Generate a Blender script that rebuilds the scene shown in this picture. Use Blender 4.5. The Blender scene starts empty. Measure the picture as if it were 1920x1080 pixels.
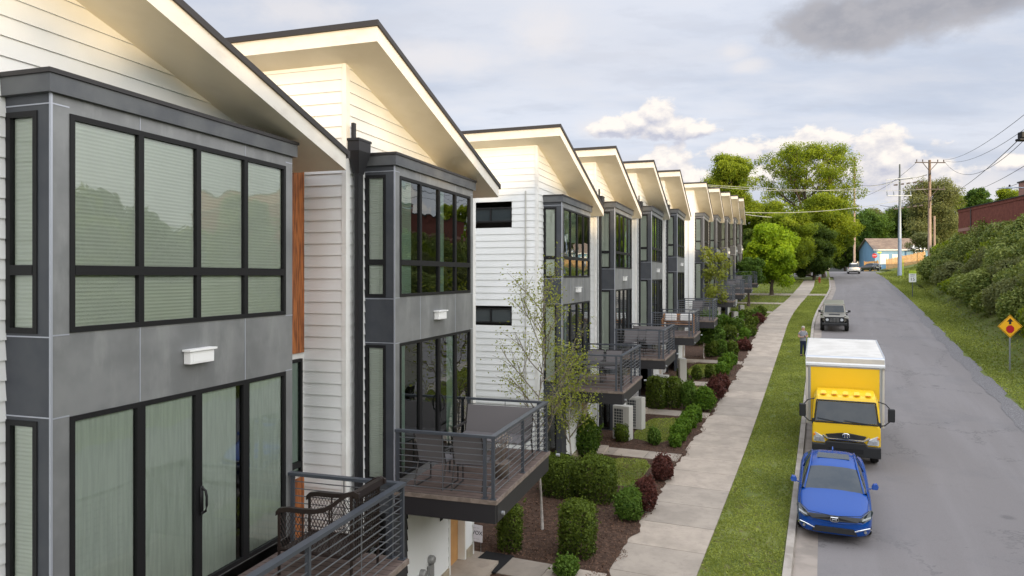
import bpy, bmesh, math, random
import numpy as np
from mathutils import Vector, Matrix, noise as mnoise
R = math.radians
random.seed(7); RNG = np.random.default_rng(7)
SC = bpy.context.scene
COL = SC.collection
# ---------------------------------------------------------------- camera
CZ = 7.0                    # height of the camera above the zero level
F = 1330.0 / 1920.0
cam_d = bpy.data.cameras.new('camera'); cam = bpy.data.objects.new('camera', cam_d); COL.objects.link(cam)
cam_d.sensor_width = 36; cam_d.lens = 36 * F; cam_d.shift_y = -22 / 1920
cam_d.clip_start = 0.1; cam_d.clip_end = 3000
cam.location = (0, 0, CZ); cam.rotation_euler = (R(90), 0, 0)
SC.camera = cam
# street frame: s along the street, t to the right of it
A = R(23.7); SA, CA = math.sin(A), math.cos(A)
def W(s, t, z=0): return Vector((s * SA + t * CA, s * CA - t * SA, z))
def ST(x, y): return x * SA + y * CA, x * CA - y * SA
# ---------------------------------------------------------------- light
SUN_EL = R(4.6)
_h = W(-.72, .69).normalized()
SUN = Vector((_h.x * math.cos(SUN_EL), _h.y * math.cos(SUN_EL), math.sin(SUN_EL)))
sd = bpy.data.lights.new('sun', 'SUN'); so = bpy.data.objects.new('sun', sd); COL.objects.link(so)
sd.energy = 3.8; sd.angle = R(0.6); sd.color = (1.0, .74, .42)
so.rotation_euler = SUN.to_track_quat('Z', 'Y').to_euler()
world = bpy.data.worlds.new('World'); SC.world = world; world.use_nodes = True
SC.view_settings.view_transform = 'Standard'; SC.view_settings.look = 'None'
SC.view_settings.exposure = 0.16; SC.view_settings.gamma = 1
SC.cycles.use_denoising = True
SC.cycles.max_bounces = 6; SC.cycles.transparent_max_bounces = 16; SC.cycles.glossy_bounces = 3
SC.cycles.diffuse_bounces = 3; SC.cycles.caustics_reflective = False; SC.cycles.caustics_refractive = False

class N:
    """terse node graph helper"""
    def __init__(s, nt): s.nt = nt
    def n(s, kind, **kw):
        nd = s.nt.nodes.new(kind)
        for k, v in kw.items():
            if k.startswith('i_'):
                key = k[2:]; key = int(key) if key.isdigit() else key.replace('_', ' ')
                s.set(nd.inputs[key], v)
            else: setattr(nd, k, v)
        return nd
    def set(s, sock, v):
        if hasattr(v, 'is_output') or isinstance(v, bpy.types.NodeSocket): s.nt.links.new(v, sock)
        else: sock.default_value = v
    def m(s, op, a, b=0.0, c=0.0, clamp=False):
        nd = s.nt.nodes.new('ShaderNodeMath'); nd.operation = op; nd.use_clamp = clamp
        for i, v in enumerate((a, b, c)): s.set(nd.inputs[i], v)
        return nd.outputs[0]
    def mix(s, f, a, b, blend='MIX'):
        nd = s.nt.nodes.new('ShaderNodeMix'); nd.data_type = 'RGBA'; nd.blend_type = blend
        s.set(nd.inputs[0], f); s.set(nd.inputs[6], a); s.set(nd.inputs[7], b)
        return nd.outputs[2]
    def ramp(s, f, lo, hi, a=0.0, b=1.0):
        nd = s.nt.nodes.new('ShaderNodeMapRange'); nd.interpolation_type = 'SMOOTHSTEP'
        s.set(nd.inputs[0], f)
        for i, v in enumerate((lo, hi, a, b)): s.set(nd.inputs[i + 1], v)
        return nd.outputs[0]
    def noise(s, vec, scale, detail=4, rough=.55):
        nd = s.nt.nodes.new('ShaderNodeTexNoise')
        if vec is not None: s.set(nd.inputs['Vector'], vec)
        nd.inputs['Scale'].default_value = scale; nd.inputs['Detail'].default_value = detail
        nd.inputs['Roughness'].default_value = rough
        return nd.outputs[0]
def c4(c): return (c[0], c[1], c[2], 1)

def build_sky():
    nt = world.node_tree; nt.nodes.clear(); g = N(nt)
    out = g.n('ShaderNodeOutputWorld'); bg = g.n('ShaderNodeBackground')
    nt.links.new(bg.outputs[0], out.inputs[0])
    sky = g.n('ShaderNodeTexSky', sky_type='NISHITA', sun_disc=False)
    sky.sun_elevation = SUN_EL; sky.sun_rotation = math.atan2(SUN.x, SUN.y); sky.air_density = 1.0
    tc = g.n('ShaderNodeTexCoord'); d = tc.outputs['Generated']
    sep = g.n('ShaderNodeSeparateXYZ', i_0=d); x, y, z = sep.outputs
    az = g.m('ARCTAN2', x, y); hyp = g.m('SQRT', g.m('ADD', g.m('MULTIPLY', x, x), g.m('MULTIPLY', y, y)))
    el = g.m('ARCTAN2', z, hyp)
    # thin high cloud sheet: streaks in plane projection
    den = g.m('ADD', g.m('MAXIMUM', z, 0.0), .16)
    pc = g.n('ShaderNodeCombineXYZ', i_0=g.m('DIVIDE', x, den), i_1=g.m('MULTIPLY', g.m('DIVIDE', y, den), 1.0), i_2=0.0)
    rot = g.n('ShaderNodeMapping', i_0=pc.outputs[0]); rot.inputs['Rotation'].default_value = (0, 0, .5); rot.inputs['Scale'].default_value = (.6, 1.15, 1)
    n1 = g.noise(rot.outputs[0], 1.3, 5, .5); n2 = g.noise(rot.outputs[0], .55, 3, .5)
    n3 = g.noise(rot.outputs[0], 4.5, 7, .62)
    base = g.mix(g.ramp(n1, .40, .62), c4((.52, .59, .73)), c4((.72, .76, .86)))
    base = g.mix(g.ramp(n3, .42, .70, 0, .32), base, c4((.84, .82, .84)))
    base = g.mix(g.ramp(n3, .50, .34, 0, .25), base, c4((.50, .52, .60)))
    base = g.mix(g.ramp(n2, .4, .62, 0, .55), base, c4((.67, .68, .74)))
    base = g.mix(g.ramp(el, .0, .20, .75, 0), base, c4((.72, .71, .76)))
    # fbm for the cumulus edges
    pe = g.n('ShaderNodeCombineXYZ', i_0=az, i_1=g.m('MULTIPLY', el, 1.5), i_2=0.0)
    f1 = g.noise(pe.outputs[0], 24, 9, .60)
    pe2 = g.n('ShaderNodeCombineXYZ', i_0=g.m('ADD', az, .004), i_1=g.m('ADD', g.m('MULTIPLY', el, 1.5), .012), i_2=0.0)
    f2 = g.noise(pe2.outputs[0], 24, 9, .60)
    f3 = g.noise(pe.outputs[0], 45, 4, .6)
    def blobs(lst, eo=0.0):
        best = None
        for (px, py, rx, ry) in lst:
            u = (px - 960) / 1330; v = (518 - py) / 1330
            a0 = math.atan(u); e0 = math.atan(v / math.sqrt(1 + u * u))
            ra = rx / 1330 * math.cos(a0) ** 2; re = ry / 1330 * math.cos(a0)
            dx = g.m('MULTIPLY', g.m('SUBTRACT', az, a0), 1 / ra); dy = g.m('MULTIPLY', g.m('SUBTRACT', el, e0 - eo), 1 / re)
            q = g.m('SUBTRACT', 1.0, g.m('SQRT', g.m('ADD', g.m('MULTIPLY', dx, dx), g.m('MULTIPLY', dy, dy))))
            best = q if best is None else g.m('MAXIMUM', best, q)
        return best
    white = [(1232, 240, 90, 26), (1226, 214, 48, 30), (1150, 240, 46, 20), (1310, 244, 46, 18), (1200, 232, 40, 30),
             (1250, 312, 56, 46), (1290, 335, 60, 22), (1380, 288, 80, 22), (1500, 276, 120, 34), (1660, 302, 105, 56), (1635, 285, 55, 42),
             (1735, 340, 86, 56), (1905, 305, 34, 18), (1560, 330, 90, 40), (1420, 330, 90, 24),
             (60, 470, 90, 30), (-300, 430, 160, 50), (2300, 330, 160, 60), (2700, 380, 200, 50)]
    soft = [(1375, 97, 46, 22), (1408, 122, 50, 18), (1020, 62, 90, 60), (1130, 240, 70, 26), (560, 20, 160, 40), (800, 110, 200, 40), (1840, 350, 120, 40)]
    dark = [(1570, 40, 170, 70), (1700, 15, 220, 80), (1610, 62, 140, 52), (1850, -10, 180, 60), (2200, -60, 200, 60)]
    wv = g.m('ADD', blobs(white), g.m('MULTIPLY', g.m('SUBTRACT', f1, .5), 2.3))
    wm = g.ramp(wv, -.08, .30)
    wu = g.m('ADD', blobs(white, .010), g.m('MULTIPLY', g.m('SUBTRACT', f2, .5), 2.3))
    lit = g.m('ADD', g.m('MULTIPLY_ADD', g.m('SUBTRACT', wv, wu), 1.1, .50), g.m('MULTIPLY', g.m('SUBTRACT', f3, .5), .35), 0, True)
    wc = g.mix(lit, c4((.55, .56, .66)), c4((1.0, .93, .87)))
    sv = g.m('ADD', blobs(soft), g.m('MULTIPLY', g.m('SUBTRACT', f1, .5), 1.1))
    col = g.mix(g.ramp(sv, -.1, .9, 0, .62), base, c4((.84, .80, .80)))
    dv = g.m('ADD', blobs(dark), g.m('MULTIPLY', g.m('SUBTRACT', f1, .5), 1.0))
    dc = g.mix(g.ramp(f1, .35, .65), c4((.34, .34, .38)), c4((.42, .41, .44)))
    col = g.mix(g.ramp(dv, -.05, .65, 0, .92), col, dc)
    col = g.mix(wm, col, wc)
    # brightness added to the unseen sky behind and overhead, to light walls and shrubs
    dp = g.n('ShaderNodeVectorMath', operation='DOT_PRODUCT'); g.set(dp.inputs[0], d); dp.inputs[1].default_value = (.66, -.72, .22)
    col2 = g.mix(g.ramp(dp.outputs['Value'], -.10, .80), col, c4((2.9, 2.85, 2.75)))
    up = g.ramp(z, .42, .95)
    col2 = g.mix(up, col2, c4((1.75, 1.85, 2.05)))
    nis = g.mix(1.0, sky.outputs[0], c4((.10, .10, .10)), 'MULTIPLY')
    fin = g.mix(.93, nis, col2)
    fin = g.mix(g.ramp(z, -.03, -.005), c4((.12, .13, .12)), fin)
    nt.links.new(fin, bg.inputs[0]); bg.inputs[1].default_value = 1.0
build_sky()

# ---------------------------------------------------------------- materials
MAT = {}
def mat(name, col, rough=.8, metal=0.0, col2=None, ns=6.0, lo=.35, hi=.65, bump=0.0, bs=40, spec=None, coat=0.0, stretch=None, extra=None, transl=0.0, coord='Object'):
    if name in MAT: return MAT[name]
    m = bpy.data.materials.new(name); m.use_nodes = True; nt = m.node_tree; g = N(nt)
    b = nt.nodes['Principled BSDF']; b.inputs['Roughness'].default_value = rough; b.inputs['Metallic'].default_value = metal
    if spec is None and rough >= .6: spec = .22
    if spec is not None: b.inputs['Specular IOR Level'].default_value = spec
    b.inputs['Coat Weight'].default_value = coat; b.inputs['Coat Roughness'].default_value = .04
    tc = g.n('ShaderNodeTexCoord'); v = tc.outputs[coord]
    if stretch:
        mp = g.n('ShaderNodeMapping', i_0=v); mp.inputs['Scale'].default_value = stretch; v = mp.outputs[0]
    c = c4(col)
    if col2 is not None: c = g.mix(g.ramp(g.noise(v, ns), lo, hi), c4(col), c4(col2))
    if extra: c = extra(g, c, v)
    g.set(b.inputs['Base Color'], c)
    if bump:
        bp = g.n('ShaderNodeBump', i_Height=g.noise(v, bs, 3)); bp.inputs['Strength'].default_value = bump; bp.inputs['Distance'].default_value = .02
        nt.links.new(bp.outputs[0], b.inputs['Normal'])
    MAT[name] = m; return m
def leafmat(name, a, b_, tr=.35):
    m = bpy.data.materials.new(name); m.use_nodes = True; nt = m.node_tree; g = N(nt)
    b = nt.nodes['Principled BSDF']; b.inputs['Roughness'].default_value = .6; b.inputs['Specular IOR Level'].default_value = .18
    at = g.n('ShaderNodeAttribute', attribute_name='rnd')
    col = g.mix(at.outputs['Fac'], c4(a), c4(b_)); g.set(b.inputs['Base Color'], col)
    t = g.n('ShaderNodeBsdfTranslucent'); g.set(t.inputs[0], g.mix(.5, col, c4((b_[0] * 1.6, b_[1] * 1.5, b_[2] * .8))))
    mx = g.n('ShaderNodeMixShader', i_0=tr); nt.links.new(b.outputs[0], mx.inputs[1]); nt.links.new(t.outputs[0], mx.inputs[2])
    nt.links.new(mx.outputs[0], nt.nodes['Material Output'].inputs[0])
    MAT[name] = m; return m
def glassmat(name, tint, refl=1.0):
    m = bpy.data.materials.new(name); m.use_nodes = True; nt = m.node_tree; g = N(nt)
    nt.nodes.remove(nt.nodes['Principled BSDF'])
    tr = g.n('ShaderNodeBsdfTransparent', i_0=c4(tint)); gl = g.n('ShaderNodeBsdfGlossy'); gl.inputs['Roughness'].default_value = 0.01
    gl.inputs['Color'].default_value = (.92, .96, .95, 1)
    tc = g.n('ShaderNodeTexCoord')
    bp = g.n('ShaderNodeBump', i_Height=g.noise(tc.outputs['Object'], 1.6, 1)); bp.inputs['Strength'].default_value = .05; bp.inputs['Distance'].default_value = .1
    nt.links.new(bp.outputs[0], gl.inputs['Normal'])
    fr = g.n('ShaderNodeFresnel'); fr.inputs[0].default_value = 1.6
    f = g.m('MULTIPLY_ADD', fr.outputs[0], refl, .05, True)
    mx = g.n('ShaderNodeMixShader', i_0=f); nt.links.new(tr.outputs[0], mx.inputs[1]); nt.links.new(gl.outputs[0], mx.inputs[2])
    nt.links.new(mx.outputs[0], nt.nodes['Material Output'].inputs[0]); MAT[name] = m; return m

def stains(g, c, v):
    sep = g.n('ShaderNodeSeparateXYZ', i_0=v)
    mp = g.n('ShaderNodeMapping', i_0=v); mp.inputs['Scale'].default_value = (1.2, 1.2, .35)
    n = g.noise(mp.outputs[0], 2.6, 6, .65)
    return g.mix(g.ramp(n, .48, .72, 0, .42), c, c4((.36, .37, .365)))
mat('siding', (.80, .81, .82), .6, col2=(.74, .75, .75), ns=.7, bump=.08, bs=60)
mat('white_trim', (.76, .76, .75), .55, col2=(.68, .67, .65), ns=1.5)
mat('fascia', (.70, .67, .62), .6, col2=(.58, .54, .49), ns=2.2, lo=.45, hi=.85, stretch=(1, 1, 2))
mat('soffit', (.82, .76, .63), .7, col2=(.76, .70, .57), ns=1.2)
mat('roof_trim', (.035, .032, .033), .5, .3)
mat('shingles', (.05, .045, .04), .9, col2=(.09, .08, .07), ns=14, bump=.4, bs=30)
mat('zinc', (.19, .195, .20), .45, .35, col2=(.25, .255, .26), ns=1.3, bump=.05, bs=4, extra=stains)
mat('charcoal', (.045, .05, .062), .5, .2, col2=(.06, .065, .075), ns=2)
mat('cap_metal', (.085, .09, .10), .45, .3, col2=(.12, .125, .13), ns=2)
mat('flashing', (.42, .44, .50), .4, .5)
mat('frame_black', (.010, .010, .011), .5, 0, spec=.25)
mat('downspout', (.022, .022, .025), .4, .3)
def woodgrain(g, c, v):
    mp = g.n('ShaderNodeMapping', i_0=v); mp.inputs['Scale'].default_value = (9, 9, .8)
    return g.mix(g.ramp(g.noise(mp.outputs[0], 3, 5), .35, .65), c, c4((.16, .045, .012)))
mat('cedar', (.42, .14, .035), .55, extra=woodgrain)
mat('door_wood', (.55, .30, .11), .5, col2=(.48, .25, .09), ns=3)
mat('lamp_white', (.80, .80, .80), .35)
mat('glass_car_dark', (.024, .036, .050), .07, col2=(.04, .05, .06), ns=2.0, spec=.45)
mat('blind', (.80, .81, .74), .8, col2=(.76, .77, .70), ns=1.2)
mat('blind_sunlit', (.72, .68, .50), .8)  # warm sun on the far windows, put into the blind colour
mat('curtain', (.78, .82, .77), .9, col2=(.68, .72, .68), ns=5, stretch=(6, 6, .3))
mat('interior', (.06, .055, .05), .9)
glassmat('glass', (.91, .97, .94), .95)
glassmat('glass_clear', (.55, .68, .62), 1.55)
glassmat('car_glass', (.22, .26, .26), 1.2)
mat('rail_metal', (.085, .095, .115), .4, .5)
mat('rail_rod', (.20, .21, .23), .35, .7)
def planks(g, c, v):
    sep = g.n('ShaderNodeSeparateXYZ', i_0=v)
    k = g.m('FRACT', g.m('MULTIPLY', sep.outputs[1], 1 / .14)); idx = g.m('FLOOR', g.m('MULTIPLY', sep.outputs[1], 1 / .14))
    wn = g.n('ShaderNodeTexWhiteNoise', noise_dimensions='1D'); g.set(wn.inputs['W'], idx)
    c = g.mix(g.m('MULTIPLY', wn.outputs[0], .6), c, c4((.10, .075, .065)))
    return g.mix(g.m('LESS_THAN', k, .07), c, c4((.012, .01, .01)))
mat('deck_wood', (.17, .125, .11), .75, col2=(.13, .095, .085), ns=5, extra=planks)
mat('deck_edge', (.22, .175, .15), .8, col2=(.15, .12, .10), ns=8)
mat('beam_black', (.018, .017, .02), .5, .1)
mat('concrete_wall', (.42, .36, .27), .85, col2=(.34, .29, .22), ns=4)
mat('sling', (.15, .14, .145), .9)
mat('furniture_metal', (.05, .045, .045), .45, .5)
mat('bronze_metal', (.035, .025, .022), .4, .5)
mat('cushion', (.62, .62, .62), .9)
mat('teak', (.40, .20, .09), .6, col2=(.30, .14, .06), ns=10)
mat('ac_white', (.46, .45, .42), .6)
mat('ac_dark', (.05, .055, .06), .6)
mat('meter_grey', (.30, .30, .30), .5, .3)
mat('mat_black', (.02, .02, .022), .95)
def asphalt_extra(g, c, v):
    m0 = g.n('ShaderNodeMapping', i_0=v); m0.inputs['Rotation'].default_value = (0, 0, A)
    mp = g.n('ShaderNodeMapping', i_0=m0.outputs[0]); mp.inputs['Scale'].default_value = (1, .06, 1)
    c = g.mix(g.ramp(g.noise(mp.outputs[0], 1.1, 5), .42, .62, 0, .5), c, c4((.215, .20, .20)))
    c = g.mix(g.ramp(g.noise(v, .35, 6, .6), .52, .66, 0, .35), c, c4((.13, .125, .13)))
    vo = g.n('ShaderNodeTexVoronoi', feature='DISTANCE_TO_EDGE'); g.set(vo.inputs['Vector'], g.n('ShaderNodeVectorMath', operation='ADD', i_0=v, i_1=g.n('ShaderNodeTexNoise', i_0=v).outputs['Color']).outputs[0]); vo.inputs['Scale'].default_value = .22
    crack = g.m('MULTIPLY', g.ramp(vo.outputs['Distance'], .016, .004), g.ramp(g.noise(v, .3, 2), .42, .55))
    c = g.mix(g.m('MULTIPLY', crack, .4), c, c4((.05, .05, .05)))
    c = g.mix(g.ramp(g.noise(v, 1.7, 7, .75), .55, .75, 0, .28), c, c4((.10, .095, .098)))
    sp = g.n('ShaderNodeTexVoronoi'); g.set(sp.inputs['Vector'], v); sp.inputs['Scale'].default_value = .55
    c = g.mix(g.ramp(sp.outputs['Distance'], .13, .04, 0, .55), c, c4((.07, .066, .066)))
    return g.mix(g.ramp(g.noise(v, 60, 2), .3, .75, 0, .35), c, c4((.26, .25, .26)))
mat('asphalt', (.178, .163, .160), .85, extra=asphalt_extra, bump=.25, bs=90)
mat('concrete', (.43, .365, .305), .85, col2=(.35, .30, .25), ns=1.4, bump=.15, bs=60,
    extra=lambda g, c, v: g.mix(g.ramp(g.noise(v, 4, 8, .75), .46, .68, 0, .38), c, c4((.24, .205, .18))))
mat('concrete_b', (.37, .32, .27), .85, col2=(.30, .26, .22), ns=1.1, bump=.15, bs=60,
    extra=lambda g, c, v: g.mix(g.ramp(g.noise(v, 5, 8, .75), .46, .68, 0, .36), c, c4((.21, .18, .16))))
mat('kerb_concrete', (.40, .36, .32), .85, col2=(.28, .25, .22), ns=2.2)
mat('gutter_concrete', (.33, .285, .25), .85, col2=(.24, .21, .185), ns=1.6)
mat('grass', (.11, .145, .03), .9, col2=(.15, .17, .045), ns=.9, bump=.6, bs=25,
    extra=lambda g, c, v: g.mix(g.ramp(g.noise(v, 3.2, 6, .7), .50, .66, 0, .7), g.mix(g.ramp(g.noise(v, .5, 3), .45, .65, 0, .5), c, c4((.06, .09, .02))), c4((.13, .10, .05))))
mat('mulch', (.060, .036, .026), .95, col2=(.11, .065, .045), ns=9, lo=.4, hi=.7, bump=.9, bs=35)
mat('gravel', (.12, .115, .118), .9, col2=(.22, .21, .215), ns=22, lo=.4, hi=.6, bump=.6, bs=60)
mat('brick', (.22, .075, .055), .85, col2=(.17, .055, .042), ns=3)
mat('brick_band', (.36, .20, .165), .85)
mat('pole_wood', (.36, .27, .22), .85, col2=(.25, .185, .15), ns=4, stretch=(3, 3, .3))
mat('pole_dark', (.10, .085, .08), .8)
mat('steel', (.26, .30, .36), .5, .4)
mat('wire_dark', (.05, .05, .055), .6)
mat('wire_sunlit', (.36, .37, .33), .7)  # sunlight on these cables is put into the paler colour
mat('trunk', (.11, .085, .065), .9, col2=(.06, .045, .035), ns=8, stretch=(4, 4, .6))
mat('twig', (.17, .145, .11), .85)
mat('trunk_pale', (.36, .33, .30), .85, col2=(.24, .22, .20), ns=8)
leafmat('leaf_box', (.012, .028, .005), (.13, .18, .022), .25)
leafmat('leaf_bright', (.030, .085, .008), (.12, .21, .018), .3)
leafmat('leaf_mid', (.028, .068, .010), (.12, .20, .028), .3)
leafmat('leaf_burgundy', (.030, .012, .012), (.13, .045, .035), .25)
leafmat('leaf_sapling', (.14, .18, .02), (.30, .32, .06), .35)
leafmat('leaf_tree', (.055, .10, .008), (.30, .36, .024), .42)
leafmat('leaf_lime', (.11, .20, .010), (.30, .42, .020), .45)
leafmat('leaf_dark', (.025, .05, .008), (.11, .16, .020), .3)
leafmat('leaf_pale', (.10, .12, .04), (.22, .23, .09), .35)
leafmat('leaf_vine', (.035, .072, .008), (.34, .38, .11), .3)
leafmat('grass_blade', (.11, .145, .025), (.34, .38, .08), .3)
leafmat('mulch_chip', (.05, .028, .018), (.20, .115, .075), .0)
mat('car_blue', (.002, .058, .30), .22, 0, coat=.12, spec=.35)
mat('truck_yellow', (.84, .54, .010), .45, coat=.25)
mat('truck_white', (.62, .60, .57), .6, col2=(.54, .52, .49), ns=1.6)
mat('aluminium', (.55, .57, .60), .35, .7)
mat('black_plastic', (.015, .016, .018), .5)
mat('tyre', (.018, .018, .018), .85)
mat('chrome', (.75, .76, .78), .15, 1.0)
mat('headlamp', (.70, .74, .78), .12, .4, coat=1)
mat('jeep_tan', (.27, .255, .22), .35, .2, coat=.4)
mat('car_white', (.78, .76, .74), .3, coat=.7)
mat('car_black', (.02, .02, .024), .25, coat=.8)
mat('van_blue', (.55, .66, .78), .4)
mat('tail_red', (.45, .02, .02), .3)
mat('amber', (.8, .25, .02), .3)
mat('sign_yellow', (.82, .42, .01), .5)
mat('sign_red', (.42, .008, .02), .5)
mat('sign_white', (.72, .74, .72), .5)
mat('sign_black', (.015, .015, .015), .5)
mat('sign_green', (.50, .68, .03), .5)
mat('sign_pale', (.74, .70, .76), .5)
mat('post_steel', (.35, .37, .40), .5, .6)
mat('skin', (.55, .33, .24), .6)
mat('shirt_grey', (.24, .25, .28), .9)
mat('denim', (.018, .025, .05), .9)
mat('shoe', (.02, .02, .02), .7)
mat('grey_hair', (.42, .38, .34), .8)
mat('house_blue', (.22, .38, .58), .7, col2=(.20, .35, .53), ns=1)
mat('roof_brown', (.25, .19, .15), .9, col2=(.18, .135, .11), ns=1.5)
mat('fence_pine', (.66, .42, .20), .8, col2=(.50, .30, .13), ns=3)
mat('house_grey', (.17, .17, .17), .8)
mat('hydrant', (.28, .06, .03), .6)
mat('glass_dark', (.03, .04, .045), .1, spec=.8)

# ---------------------------------------------------------------- mesh helpers
class M:
    def __init__(s): s.v = []; s.f = []; s.mi = []; s.cur = 0
    def add(s, vs, fs):
        b = len(s.v); s.v += [tuple(p) for p in vs]; s.f += [tuple(b + i for i in f) for f in fs]; s.mi += [s.cur] * len(fs); return s
    def box(s, x0, x1, y0, y1, z0, z1):
        return s.add([(x0, y0, z0), (x1, y0, z0), (x1, y1, z0), (x0, y1, z0), (x0, y0, z1), (x1, y0, z1), (x1, y1, z1), (x0, y1, z1)],
                     [(0, 3, 2, 1), (4, 5, 6, 7), (0, 1, 5, 4), (1, 2, 6, 5), (2, 3, 7, 6), (3, 0, 4, 7)])
    def quad(s, *p): return s.add(p, [tuple(range(len(p)))])
    def prism(s, poly, d):
        """poly: 3-D points, d: extrusion vector"""
        n = len(poly); d = Vector(d); a = [Vector(p) for p in poly]; b = [p + d for p in a]
        return s.add(a + b, [tuple(range(n))[::-1], tuple(range(n, 2 * n))] + [(i, (i + 1) % n, n + (i + 1) % n, n + i) for i in range(n)])
    def tube(s, pts, r, n=8, cap=True):
        pts = [Vector(p) for p in pts]; rs = r if isinstance(r, (list, tuple)) else [r] * len(pts); vs = []; fs = []
        for i, p in enumerate(pts):
            t = (pts[min(i + 1, len(pts) - 1)] - pts[max(i - 1, 0)])
            t = t.normalized() if t.length > 1e-9 else Vector((0, 0, 1))
            u = t.cross(Vector((0, 0, 1)) if abs(t.z) < .95 else Vector((1, 0, 0))).normalized(); w = t.cross(u)
            for k in range(n):
                an = 2 * math.pi * k / n + math.pi / n
                vs.append(p + (u * math.cos(an) + w * math.sin(an)) * rs[i])
        for i in range(len(pts) - 1):
            for k in range(n): fs.append((i * n + k, i * n + (k + 1) % n, (i + 1) * n + (k + 1) % n, (i + 1) * n + k))
        if cap: fs.append(tuple(range(n))); fs.append(tuple(range((len(pts) - 1) * n, len(pts) * n))[::-1])
        return s.add(vs, fs)
    def disc(s, c, ax, r, th, n=20):
        c = Vector(c); ax = Vector(ax).normalized(); return s.tube([c - ax * th / 2, c + ax * th / 2], r, n)
    def lathe(s, prof, n=12, o=(0, 0, 0)):
        vs = []; fs = []
        for (r, z) in prof:
            for k in range(n): an = 2 * math.pi * k / n; vs.append((o[0] + r * math.cos(an), o[1] + r * math.sin(an), o[2] + z))
        for i in range(len(prof) - 1):
            for k in range(n): fs.append((i * n + k, i * n + (k + 1) % n, (i + 1) * n + (k + 1) % n, (i + 1) * n + k))
        fs.append(tuple(range(n))[::-1]); fs.append(tuple(range((len(prof) - 1) * n, len(prof) * n)))
        return s.add(vs, fs)
    def mesh(s, name, mats, smooth=False):
        me = bpy.data.meshes.new(name); me.from_pydata(s.v, [], s.f)
        for m in (mats if isinstance(mats, (list, tuple)) else [mats]): me.materials.append(MAT[m])
        me.polygons.foreach_set('material_index', s.mi)
        if smooth: me.polygons.foreach_set('use_smooth', [True] * len(me.polygons))
        me.update(); return me
    def build(s, name, mats, parent=None, smooth=False, bevel=0, seg=2):
        return link(name, s.mesh(name, mats, smooth), parent, bevel, seg)
def link(name, me, parent=None, bevel=0, seg=2):
    o = bpy.data.objects.new(name, me); COL.objects.link(o)
    if parent is not None: o.parent = parent
    if bevel:
        b = o.modifiers.new('bevel', 'BEVEL'); b.width = bevel; b.segments = seg; b.limit_method = 'ANGLE'; b.angle_limit = R(40)
    return o
def tag(o, label, cat, group=None):
    o['label'] = label; o['category'] = cat
    if group: o['group'] = group
    return o
def struct(o, kind='structure'): o['kind'] = kind; return o
def empty(name, loc, rz=0, label=None, cat=None, group=None, rx=0):
    o = bpy.data.objects.new(name, None); COL.objects.link(o); o.location = loc; o.rotation_euler = (rx, 0, rz); o.empty_display_size = .2
    if label: tag(o, label, cat, group)
    return o
def kids(o): return [c for c in bpy.data.objects if c.parent == o]
def text(body, size, loc, rot, mname, parent, name='lettering', align='CENTER', depth=.003):
    c = bpy.data.curves.new(name, 'FONT'); c.body = body; c.size = size; c.align_x = align; c.align_y = 'CENTER'; c.extrude = depth
    c.materials.append(MAT[mname]); tmp = bpy.data.objects.new('tmp', c); COL.objects.link(tmp)
    me = bpy.data.meshes.new_from_object(tmp.evaluated_get(bpy.context.evaluated_depsgraph_get())); bpy.data.objects.remove(tmp)
    o = bpy.data.objects.new(name, me); COL.objects.link(o); o.parent = parent
    o.location = loc; o.rotation_euler = rot; return o

# ---------------------------------------------------------------- ground levels
PS = np.array([(-90, -7.1), (-30, -6.95), (0, -6.8), (12, -6.6), (20, -6.35), (27, -6.08), (35, -5.5), (45, -4.75), (55, -3.95), (70, -2.75), (85, -1.65), (100, -.7), (112, -.05), (121, .35), (135, .8), (160, 1.0), (220, 1.0), (800, 3.0)])
_ss = np.arange(-90, 800, .5); _hh = np.interp(_ss, PS[:, 0], PS[:, 1]); _k = np.ones(13) / 13
_hh = np.convolve(np.pad(_hh, 6, mode='edge'), _k, 'valid')
def road_h(s): return CZ + float(np.interp(s, _ss, _hh))
def sm(x, a, b):
    x = min(1, max(0, (x - a) / (b - a))); return x * x * (3 - 2 * x)
def curve(s): return 1.45 * sm(s, 56, 92)                      # the street bends a little to the right
def ground_h(s, t):
    h = road_h(s); o = curve(s)
    e = 1 - sm(s, 104, 112)
    if t < -.75 + o: h += .13 * e
    far = sm(s, 88, 112)
    tt = max(0, t - 8.6 - .4 * 0)
    near = .12 * min(tt, 1.2) + .62 * min(max(0, tt - 1.2), 7.0)
    fr = .22 * min(tt, 14)
    h += near * (1 - far) + fr * far
    return h
def G(s, t, dz=0): return W(s, t, ground_h(s, t) + dz)
def px_ground(px, py, dz=0.0):
    """where the sight line through a photo point meets the ground"""
    dx = (px - 960) / 1330; k = (518 - py) / 1330; y = 6.0
    while y < 400:
        s, t = ST(dx * y, y)
        if CZ + k * y < ground_h(s, t) + dz: return s, t
        y *= 1.0015
    return ST(dx * 150, 150)
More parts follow.
